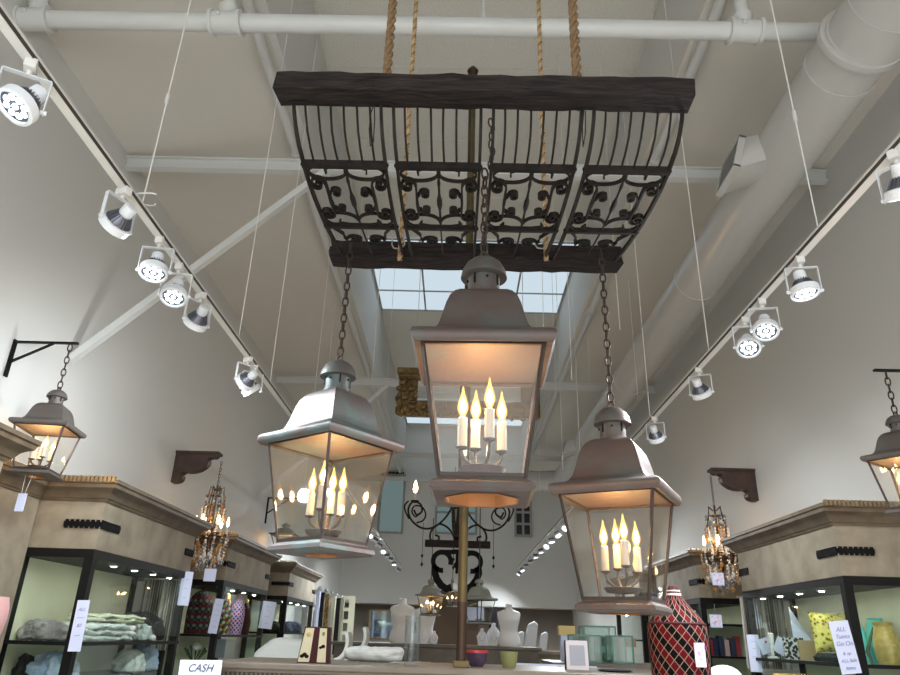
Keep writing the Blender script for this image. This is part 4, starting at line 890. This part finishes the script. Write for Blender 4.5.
# third left case dark things
heap('dark_bags','navy and black folded bags on the shelf of the farthest left case','bag',(-2.70,12.5,1.402),(.35,.7,.16),M['navy'],31,amp=.15)
heap('dark_bag','black bag on the near end of the farthest left case shelf','bag',(-2.78,11.4,1.402),(.34,.34,.15),M['blackc'],32,amp=.12)
# right nearest case, shelf 1.31
zs=1.312
P=at(827,640,5.7)
g=MB(); n=14; vs=[]
for i in range(n+1):
    for k in range(n+1):
        u,v=i/n*2-1,k/n*2-1; b=(1-abs(u)**4)*(1-abs(v)**4); vs.append((u*.155*(1-.06*(1-v*v)),-.055*b**.6,v*.15*(1-.05*(1-u*u))))
N=len(vs); vs+=[(a,-b,c) for a,b,c in vs]; f=[]
for i in range(n):
    for k in range(n): a=i*(n+1)+k; f.append((a,a+1,a+n+2,a+n+1)); f.append((a+N,a+n+1+N,a+n+2+N,a+1+N))
g.add(vs,f)
t=thing('leopard_cushion','yellow and white leopard print cushion in the nearest right case','cushion',(2.97,6.0,zs+.06)); o=g.build('cushion_body',M['leopard'],t); o.location=(0,0,.15); o.rotation_euler=(-.12,0,0)
t2=thing('cushion_stand','black stand under the leopard cushion','stand',(2.97,6.0,zs)); MB().lathe([(.001,0),(.15,0),(.16,.03),(.12,.06),(.001,.062)],24).build('stand_body',M['blackc'],t2)
t=thing('gold_jar','golden embossed jar at the right edge in the nearest right case','jar',(3.09,5.48,zs))
MB().lathe([(.001,0),(.065,0),(.078,.03),(.085,.12),(.075,.20),(.060,.25),(.072,.275),(.065,.28),(.001,.27)],28).build('jar_body',M['goldy'],t)
MB().ring([(.03,.0),(.04,.0),(.04,.012),(.03,.012)],20,(0,-.078,.12)).build('relief_ring',M['goldy'],t)
t=thing('turquoise_vase','turquoise vase partly behind the gold jar at the right edge','vase',(3.15,5.68,zs)); MB().lathe([(.001,0),(.07,0),(.09,.1),(.07,.25),(.05,.30),(.055,.31),(.001,.30)],24).build('vase_body',M['turq'],t)
t=thing('turquoise_vase','narrow turquoise vase immediately left of the gold jar','vase',(2.99,5.62,zs)); MB().lathe([(.001,0),(.04,0),(.05,.08),(.04,.2),(.025,.25),(.001,.25)],20).build('vase_body',M['turq'],t)
tag(MB().tube([(0,0,0),(-.02,0,.08),(.02,0,.17),(.05,0,.24)],[.010,.014,.012,.004],8).build('green_leaf_ornament',M['green'],None,loc=(2.90,5.36,zs)),'green leaf shaped ornament left of the gold jar','ornament')
t=thing('patterned_panel','small black and white patterned panel leaning in the nearest right case','panel',(2.86,6.46,zs)); o=MB().box((0,0,.085),(.17,.02,.17)).build('panel_face',M['zebra'],t); o.rotation_euler=(0,.0,0)
t=thing('tan_panel','plain tan board leaning beside the black and white panel','panel',(2.90,6.28,zs)); MB().box((0,0,.075),(.16,.02,.15)).build('board',M['kraft'],t)
t=thing('white_plume','white feather shaped stand in the nearest right case','ornament',(2.84,6.85,zs)); MB().lathe([(.001,0),(.05,0),(.05,.01),(.012,.02),(.012,.06),(.022,.12),(.028,.2),(.012,.21),(.001,.21)],18).build('plume_body',M['white'],t)
for X,y,z,lab,rt in ((2.85,6.68,zs+.10,'white card with red mark tilted in the nearest right case',.5),(2.82,6.95,zs+.10,'small pale card leaning at the far end of the nearest right case',-.3)):
    t=thing('tilted_card',lab,'card',(X,y,z)); t.rotation_euler=(0,rt,0); MB().box((0,0,0),(.11,.004,.13)).build('paper',M['paper'],t); MB().ball((.02,-.003,.03),(.012,.002,.012),8,5).build('red_mark',M['red'],t)
t=thing('white_triangle_board','tall pale triangular board leaning at the back of the nearest right case','board',(3.06,6.66,zs)); MB().slab([(-.10,0,0),(.14,0,0),(-.10,0,.42)],(0,1,0),.012).build('board',M['paper'],t)
# second right case: colourful spines
random.seed(5)
for k in range(6): tag(MB().box((0,0,.08+.01*(k%3)),(.05,.12,.16+.02*(k%3))).build('small_box',[M['red'],M['navy'],M['navy'],M['pink'],M['navy'],M['red']][k],None,loc=(2.80+.062*k,8.42+.02*(k%2),1.302)),'small '+['red','dark blue','navy','pink','blue','crimson'][k]+' box in the second right case, '+['nearest the aisle','second from the aisle','third from the aisle','fourth from the aisle','second from the wall','nearest the wall'][k],'box','boxes in the second right case')
# ================================================================ BACK OF THE SHOP
def torso(P,h,lab,m='manneq',arm=False,grp=None):
    t=thing('mannequin_torso',lab,'mannequin',P,0,grp); s=h/.66; sx_=1.2
    prof=[(0,.150,.105),(.06,.160,.115),(.14,.145,.10),(.22,.118,.085),(.30,.125,.09),(.38,.145,.11),(.44,.155,.11),(.50,.165,.095),(.535,.15,.08),(.555,.10,.065),(.575,.052,.052),(.62,.046,.048),(.65,.048,.05),(.66,.03,.03)]
    g=MB(); K=24; vs=[]
    for z,a,b in prof:
        for k in range(K): q=2*PI*k/K; vs.append((a*s*sx_*math.cos(q),b*s*math.sin(q)-(.02*s if .36<z<.46 and math.sin(q)<0 else 0),z*s))
    g.add(vs,[(i*K+k,i*K+(k+1)%K,(i+1)*K+(k+1)%K,(i+1)*K+k) for i in range(len(prof)-1) for k in range(K)]+[tuple(range(K))[::-1],tuple((len(prof)-1)*K+k for k in range(K))])
    g.build('torso',M[m],t,ang=80)
    return t
BT=1.30
t=thing('back_counter','long beige back counter carrying white busts at the far side','counter',(0,12.1,0))
MB().bb((-1.9,-.35,BT-.05),(1.35,.35,BT)).build('worktop',M['counter'],t,bev=.01); MB().bb((-1.85,-.30,0),(1.30,.30,BT-.05)).build('body',M['counter'],t)
t=thing('back_counter','lighter beige back counter continuing right with pale neck stands','counter',(2.0,12.9,0)); MB().bb((-1.0,-.35,BT-.11),(.65,.35,BT-.06)).build('worktop',M['plaster'],t); MB().bb((-.95,-.3,0),(.6,.3,BT-.11)).build('body',M['plaster'],t)
torso((at(401,640,12).x,12.0,BT),.66,'white mannequin torso far back directly above the glass vase, leftmost torso')
torso((at(424,640,12.1).x,12.15,BT),.62,'white mannequin torso far back behind the tiny lit lantern')
torso((at(509,640,11.95).x,11.95,BT),.62,'white mannequin torso right of the brass pole')
# neck stands
def neckstand(P,h,lab,grp=None):
    t=thing('necklace_stand',lab,'necklace stand',P,0,grp); s=h/.3
    g=MB(); g.slab([(-.07*s,0,0),(.07*s,0,0),(.10*s,.03*s,.16*s),(.06*s,.05*s,.22*s),(.03*s,.06*s,.25*s),(.03*s,.06*s,.30*s),(-.03*s,.06*s,.30*s),(-.03*s,.06*s,.25*s),(-.06*s,.05*s,.22*s),(-.10*s,.03*s,.16*s)],(0,1,0),.05*s); g.build('stand_body',M['bust'],t,bev=.012*s)
    g=MB(); g.tube([(.05*s*math.sin(a),-.012+.02*s*0+.02*s*math.cos(a)*.5,.15*s-.07*s*math.cos(a)) for a in [(-2.2+4.4*i/12) for i in range(13)]],.004,5); g.build('necklace',M['steel'],t)
for px,w,h,lab,Y,z in ((494,0,.23,'small white necklace stand just left of the wider one beside the right torso',11.9,BT),(434,0,.19,'small white necklace stand left of the brass pole by the tiny lantern post',11.9,BT),(482,0,.25,'white necklace stand close against the right of the brass pole',12.0,BT),(424,0,.2,'white necklace stand in front of the torso above the vase',11.7,BT)):
    neckstand((at(px,640,Y).x,Y,z),h,lab)
neckstand((at(494,640,11.8).x+.02,12.25,BT),.34,'wide white necklace stand left of the right mannequin torso')
def slopestand(px,h,lab):
    Y=12.85; P=at(px,645,Y); t=thing('slanted_stand',lab,'necklace stand',(P.x,Y,BT-.06)); s=h/.45
    MB().slab([(-.09*s,0,0),(.08*s,0,0),(.13*s,0,.30*s),(.14*s,0,.40*s),(.08*s,0,.45*s),(-.02*s,0,.40*s),(-.05*s,0,.32*s)],(0,1,0),.10).build('stand_body',M['bust'],t,bev=.015)
slopestand(519,.30,'short white slanted neck stand right of the mannequin torso, leftmost of three'); slopestand(530,.46,'tallest white slanted neck stand, middle of three'); slopestand(543,.30,'short white slanted neck stand, rightmost of three')
# items between counters
for px,py,L,lab,rz in ((541,659,.5,'rolled white paper lying behind the main counter, upper',0.0),(545,668,.42,'rolled pale paper lying behind the main counter, lower',.0)):
    pass
t=thing('low_table','low pale table between the counters','table',(.9,5.9,0)); MB().bb((-.9,-.3,1.12),(.6,.45,1.16)).build('tabletop',M['counter'],t)
for sx in(-.85,.55):
    for sy in(-.25,.4): MB().bb((sx-.02,sy-.02,0),(sx+.02,sy+.02,1.12)).build('leg',M['counter'],t)
for x,y,L,lab in ((.70,5.85,.62,'rolled white paper lying behind the main counter, farther'),(.80,5.68,.50,'pale folded paper roll lying behind the main counter, nearer')):
    g=MB(); g.tube([(-L/2,0,.04),(L/2,0,.035)],.04,16); o=g.build('paper_roll',M['paper'],None,loc=(x,y,1.16)); tag(o,lab,'paper roll')
t=thing('clothing_stack','grey folded clothes pile on the low table left of the brass pole','clothes',(0,0,0)); bpy.data.objects.remove(t)
# white seat backs
for px,py,Y,w,h,lab,til in ((342,657,6.2,.15,.22,'grey white curved chair back behind the plastic roll, lower left',.3),(360,650,6.8,.14,.22,'white curved chair back behind the plastic roll, upper right',.35)):
    P=at(px,py,Y); t=thing('curved_chair',lab,'chair',(P.x,Y,0))
    g=MB(); vs=[];n=10
    pts=[(.0+.10*math.sin(a)-.05,0,P.z+h*(.5-.6*math.cos(a))) for a in [i/n*2.2 for i in range(n+1)]]
    g.strip(pts,(0,1,0),w*1.6,.03); g.build('seat_back',M['cloth'],t,bev=.008)
    MB().bb((-.2,-.18,P.z-.14),(.12,.18,P.z-.08)).build('seat',M['cloth'],t)
    for sx in(-.18,.1):
        for sy in(-.15,.15): MB().tube([(sx,sy,0),(sx,sy,P.z-.12)],.012,6).build('leg',M['steel'],t)
t=thing('white_dress_form','white cloth covered table end left of the gift box','cloth',(at(280,650,7).x,7.2,0))
MB().slab([(-.40,0,0),(.40,0,0),(.40,0,1.16),(.25,0,1.33),(-.12,0,1.36),(-.3,0,1.22)],(0,1,0),.4).build('draped_cloth',M['cloth'],t,bev=.05)
tag(MB().bb((-.16,-.1,0),(.16,.1,.14)).build('wooden_crate',M['brown'],None,loc=(at(391,655,8).x,8.2,CT-.1)),'brown wooden crate behind the glass vase','crate')
t=thing('crate_table','low table carrying the brown crate','table',(at(391,655,8).x,8.2,0)); MB().bb((-.4,-.25,CT-.13),(.4,.25,CT-.1)).build('tabletop',M['counter'],t)
for sx in(-.36,.36):
    for sy in(-.2,.2): MB().bb((sx-.02,sy-.02,0),(sx+.02,sy+.02,CT-.13)).build('leg',M['counter'],t)
# back wall mirror / panels
def panel(name,lab,cat,x0,y0,x1,y1,Y,m,th=.04,frame=None,fw=.05,z0=None):
    A=at(x0,y0,Y); B=at(x1,y1,Y); w=B.x-A.x; zb=z0 if z0 is not None else B.z; h=A.z-zb
    t=thing(name,lab,cat,((A.x+B.x)/2,Y,zb))
    MB().bb((-w/2,0,0),(w/2,th,h)).build('panel_body',M[m],t)
    if frame:
        g=MB(); g.bb((-w/2,-.012,0),(-w/2+fw,0,h)); g.bb((w/2-fw,-.012,0),(w/2,0,h)); g.bb((-w/2,-.012,h-fw),(w/2,0,h)); g.bb((-w/2,-.012,0),(w/2,0,fw)); g.build('frame_border',M[frame],t)
    return t
panel('wall_mirror','pale mirror with gold strips leaning in the back alcove, left of the torsos','mirror',369,609,396,640,19.6,'mirror',frame='gold',fw=.03)
panel('brown_wall_panel','dark brown wooden panel behind the brass pole and tiny lanterns','panel',430,590,478,641,18.8,'brown',z0=0)
panel('black_door_strip','black upright strip right of the far unlit lantern','strip',489,607,497,640,19.3,'blackc',z0=0)
panel('pale_poster','white poster seen behind the far unlit lantern','poster',466,607,484,624,18.6,'paper')
# right side: glass display boxes on counter
def glassbox(px0,px1,pyt,Y,z0,lab):
    A=at(px0,pyt,Y); B=at(px1,pyt,Y); w=B.x-A.x; h=A.z-z0
    t=thing('glass_display_box',lab,'glass box',((A.x+B.x)/2,Y,z0))
    g=MB(); e=.008
    for x in(-w/2,w/2):
        for y in(0,.35): g.bb((x-e,y-e,0),(x+e,y+e,h))
    for z in(0,h):
        for y in(0,.35): g.bb((-w/2,y-e,z-e),(w/2,y+e,z+e))
        for x in(-w/2,w/2): g.bb((x-e,0,z-e),(x+e,.35,z+e))
    g.build('box_edges',mat('green_glass_edge',(.08,.20,.16),.2),t)
    for y in(0,.35): MB().bb((-w/2,y-.002,0),(w/2,y+.002,h)).build('glass_pane',M['shelfglass'],t)
t=thing('side_counter','counter under the glass boxes on the right','counter',(1.75,8.2,0)); MB().bb((-.75,-.4,1.16),(.62,.6,1.20)).build('worktop',M['counter'],t); MB().bb((-.7,-.35,0),(.58,.55,1.16)).build('body',M['counter'],t)
glassbox(573,600,635,8.0,1.209,'glass display box with green edges nearest the lilac frame'); glassbox(584,615,626,8.45,1.209,'taller glass display box with green edges behind the first one'); glassbox(612,632,636,8.0,1.209,'small glass display box right of the taller two')
P=at(570,640,8.9); t=thing('yellow_box','small yellow box above a white card left of the glass boxes','box',(1.27,8.62,1.20)); MB().bb((-.07,-.06,.0),(.07,.06,.26)).build('carton_lower',M['paper'],t); MB().bb((-.09,-.07,.26),(.09,.07,.36)).build('carton',M['yellow'],t)
P=at(620,643,8.0); tag(MB().bb((-.26,-.05,0),(.26,.05,.09)).build('wooden_plank',M['plank'],None,loc=(P.x+.04,8.6,1.36)),'warm brown wooden plank seen through the glass boxes','plank')
# rail with belts and scarves on the far left wall
t=thing('scarf_rail','far wall rail with hooks carrying belts and scarves on the left wall','rail',(-2.72,14.6,2.185)); MB().tube([(0,0,0),(0,3.6,0)],.02,10).build('rail',M['steel'],t)
for k in range(5): MB().tube([(0,.3+.75*k,.0),(-.15,.3+.75*k,.02),(-.38,.3+.75*k,.02)],.02,8).ball((0,.3+.75*k,.05),.045,8,6).build('hook',M['steel'],t)
for y,w,m,lab,L in ((14.7,.30,'paper','white scarf nearest on the far left wall rail',1.3),(15.15,.32,'blackc','black scarf hanging second on the far left wall rail',1.3),(15.75,.38,'leoscarf','leopard print scarf on the far left wall rail',1.5),(16.6,.40,'creamc','cream scarf right after the leopard scarf on the far rail',1.5),(17.3,.35,'blackc','narrow black scarf between cream ones on the far rail',1.2),(17.9,.40,'creamc','cream scarf last but one on the far rail',1.3)):
    s=scarf(-2.70,y,2.17,L,w,M[m],lab,None,rz=.35)
P=at(345,622,18.2); t=thing('letter_board','cream board with square cut-outs hanging at the end of the far rail','board',(P.x,18.2,P.z-.55))
g=MB(); w,h=.42,1.15; g.bb((-w/2,0,0),(-w*.15,.03,h)); g.bb((w*.15,0,0),(w/2,.03,h)); 
for k in range(5): g.bb((-w*.15,0,h*k/4*.92),(w*.15,.03,h*k/4*.92+.08))
g.build('board',M['creamc'],t)
# windows high on the back wall
def win(name,x0,y0,x1,y1,m,nx,ny,fr='winfr'):
    Y=YB-.02; A=at(x0,y0,Y); B=at(x1,y1,Y); w=B.x-A.x; h=A.z-B.z; cx=(A.x+B.x)/2; cz=(A.z+B.z)/2
    g=MB(); g.bb((cx-w/2,Y-.02,cz-h/2),(cx+w/2,Y+.01,cz+h/2)); g.m=1; e=.03
    for k in range(nx+1): x=cx-w/2+w*k/nx; g.bb((x-e,Y-.06,cz-h/2-e),(x+e,Y-.02,cz+h/2+e))
    for k in range(ny+1): z=cz-h/2+h*k/ny; g.bb((cx-w/2,Y-.055,z-e),(cx+w/2,Y-.02,z+e))
    struct(g,name,[M[m],M[fr]])
win('window_1',382,475,402,533,'window',1,1); win('window_2',515,501,531,536,'windark',2,3); win('window_3',437,492,476,534,'window',2,2)
A=at(382,470,YB-.1); t=thing('wall_vent','dark louvred strip above the left far window','vent',(A.x+.33,YB-.03,A.z-.1)); MB().box((0,0,0),(.6,.04,.14)).build('vent_backing',M['blackframe'],t)
g=MB(); 
for k in range(6): g.box((-.25+.1*k,-.025,0),(.02,.02,.14))
g.build('vent_bars',M['winfr'],t)
# wrought iron chandelier with arms, on wood bar, plus trefoil ornament
Y=9.0; P=at(458,545,Y)
t=thing('iron_chandelier','wrought iron scroll chandelier with candle bulbs behind the central lantern','chandelier',(P.x,Y,P.z))
MB().bb((-.41,-.05,-.03),(.40,.05,.05)).build('wood_bar',M['darkwood'],t,bev=.006); MB().tube([(0,0,.0),(0,0,2.2)],.02,10).build('centre_rod',M['iron'],t); MB().lathe([(.03,.05),(.07,.09),(.04,.16),(.06,.25),(.02,.32)],14).build('hub',M['iron'],t)
for q in (PI,0,PI*.55,-PI*.45):
    c,s=math.cos(q),math.sin(q); k=.80 if abs(s)<.1 else .62
    a=MB(); arc=[(.05,.10),(.15,.26),(.30,.33),(.42,.22),(.43,.08),(.33,.04),(.30,.12),(.36,.15)]
    def sm(P_): 
        o=[]
        for i in range(len(P_)-1):
            p0=P_[max(i-1,0)];p1=P_[i];p2=P_[i+1];p3=P_[min(i+2,len(P_)-1)]
            for j in range(6):
                u=j/6; o.append(tuple(.5*((2*p1[d])+(-p0[d]+p2[d])*u+(2*p0[d]-5*p1[d]+4*p2[d]-p3[d])*u*u+(-p0[d]+3*p1[d]-3*p2[d]+p3[d])*u**3) for d in range(2)))
        return o+[P_[-1]]
    a.tube([(x*c*k,x*s*k,z*.75) for x,z in sm(arc)],.013,7)
    a.tube([(x*c*k,x*s*k,z*.75) for x,z in sm([(.10,.62),(.22,.42),(.40,.27),(.58,.26),(.74,.38),(.80,.55),(.74,.68),(.62,.66),(.58,.54),(.66,.47),(.71,.55)])],.013,7)
    a.tube([(x*c*k,x*s*k,z*.75) for x,z in sm([(.66,.34),(.56,.38),(.52,.48),(.58,.60),(.70,.62),(.74,.52),(.68,.44),(.62,.50)])],.010,6)
    a.tube([(x*c*k,x*s*k,z*.75) for x,z in sm([(.78,.40),(.84,.52),(.86,.62),(.80,.70)])],.010,6)
    a.lathe([(.01,.50),(.05,.52),(.055,.53)],10,(.70*c*k,.70*s*k,0)); a.build('scroll_arm',M['iron'],t)
    cn=MB().lathe([(.018,.53),(.018,.63),(.001,.63)],10,(.70*c*k,.70*s*k,0)).build('candle',M['candle'],t); MB().lathe([(.01,.63),(.028,.67),(.022,.72),(.001,.79)],10,(.70*c*k,.70*s*k,0)).build('flame_bulb',M['bulb'],cn)
    g=MB(); [g.lathe([(.001,-.03),(.018,0),(.001,.03)],6,(.55*c*k,.55*s*k,-.14-.1*j)) for j in (0,1)]; g.tube([(.55*c*k,.55*s*k,-.24),(.55*c*k,.55*s*k,.26)],.003,4); g.build('pendant_drop',M['iron'],t)
P=at(457,560,9.0); t=thing('trefoil_ornament','black carved heart shaped openwork ornament hanging under the wooden bar','ornament',(P.x,9.0,P.z-.28))
for sx in(-1,1):
    g=MB(); cx,cz,r=.185,.26,.108
    ring=[(sx*(cx+r*math.cos(a)),0,cz+r*math.sin(a)) for a in [math.radians(200-i*300/26) for i in range(27)]]
    g.strip(ring,(0,1,0),.07,.055)
    g.strip([(sx*.26,0,.20),(sx*.27,0,.13),(sx*.24,0,.05),(sx*.185,0,-.02),(sx*.12,0,-.06),(sx*.06,0,-.04)],(0,1,0),.07,.085)
    g.strip([(sx*.17,0,.37),(sx*.08,0,.37),(sx*.0,0,.38)],(0,1,0),.065,.05)
    g.build('lobe',M['strapm'],t,ang=60)
MB().tube([(0,0,.12),(0,0,.40)],.018,10).ball((0,0,.22),.04,10,8).build('centre_boss',M['strapm'],t)
# gold frame
A=at(400,371,8.5); t=thing('gilt_frame','carved gilt picture frame hanging far behind the central lantern','frame',(A.x+.9,8.5,A.z-.60))
w,h,f=.90,.60,.24
for nm,a,b in (('frame_rail',(-w,-.04,0),(w,.04,.20)),('frame_rail',(-w,-.04,h-.12),(w,.04,h)),('frame_stile',(-w,-.04,.20),(-w+f,.04,h-.12)),('frame_stile',(w-f,-.04,.20),(w,.04,h-.12))):
    MB().bb(a,b).build(nm,M['gold'],t,bev=.02)
g=MB(); g.bb((-w-.03,-.07,h-.05),(w+.03,.06,h+.03)); g.bb((-w-.015,-.06,h-.10),(w+.015,.05,h-.05)); g.build('top_cornice',M['gold'],t,bev=.012)
random.seed(9); g=MB()
for k in range(90):
    if k<45: p=(-w+random.uniform(.0,f),-.045,random.uniform(0,h-.15))
    else: p=(random.uniform(-w,w),-.045,random.uniform(-.02,.17))
    g.ball(p,(random.uniform(.02,.05),.03,random.uniform(.02,.05)),7,5)
o=g.build('carved_leaves',M['gold'],t); o['kind']='stuff'
for sx in (-.7,.7): MB().tube([(sx,0,h),(sx,0,ZH-(A.z-.60))],.005,5).build('hanging_cable',M['wire'],t)
# thin hanging wires in the distance
random.seed(3)
for px,py,Y in ((305,480,7),(318,470,9),(372,380,6.5),(386,400,10),(545,380,6.5),(556,400,9),(563,470,8),(572,380,5.6),(580,455,8),(590,380,10),(540,500,12),(547,470,14),(357,260,6.8),(365,460,12),(620,330,5.5),(638,400,8)):
    P=at(px,py,Y); tz=topz(P.x) if abs(P.x)<3 else ZE; 
    cable(P.x,Y,P.z,tz,'faint white wire hanging from the ceiling behind the lanterns',None,False,r=.0028)['group']='faint hanging wires'
# ================================================================ LIGHT
w=bpy.data.worlds.new('world'); S.world=w; w.use_nodes=True; bg=w.node_tree.nodes['Background']; bg.inputs[0].default_value=(.80,.90,1,1); bg.inputs[1].default_value=1.0
def area(name,loc,rot,sx,sy,e,col):
    L=bpy.data.lights.new(name,'AREA'); L.shape='RECTANGLE'; L.size=sx; L.size_y=sy; L.energy=e; L.color=col
    o=bpy.data.objects.new(name,L); C.objects.link(o); o.location=loc; o.rotation_euler=rot; return o
area('window_fill',(.07,YF+.15,2.05),(PI/2,0,0),5.4,3.0,75,(1.0,.98,.94))  # added fill lamp, standing for daylight through an unseen front window
#area('skylight_daylight',(.13,10.7,ZH-.08),(0,0,0),3.0,2.4,25,(.75,.90,1.0))
#area('skylight_daylight',(.13,18.4,ZH-.08),(0,0,0),3.0,1.8,15,(.75,.90,1.0))
S.view_settings.view_transform='Standard'; S.view_settings.look='None'; S.view_settings.gamma=1; S.view_settings.use_curve_mapping=False
S.view_settings.exposure=0.84
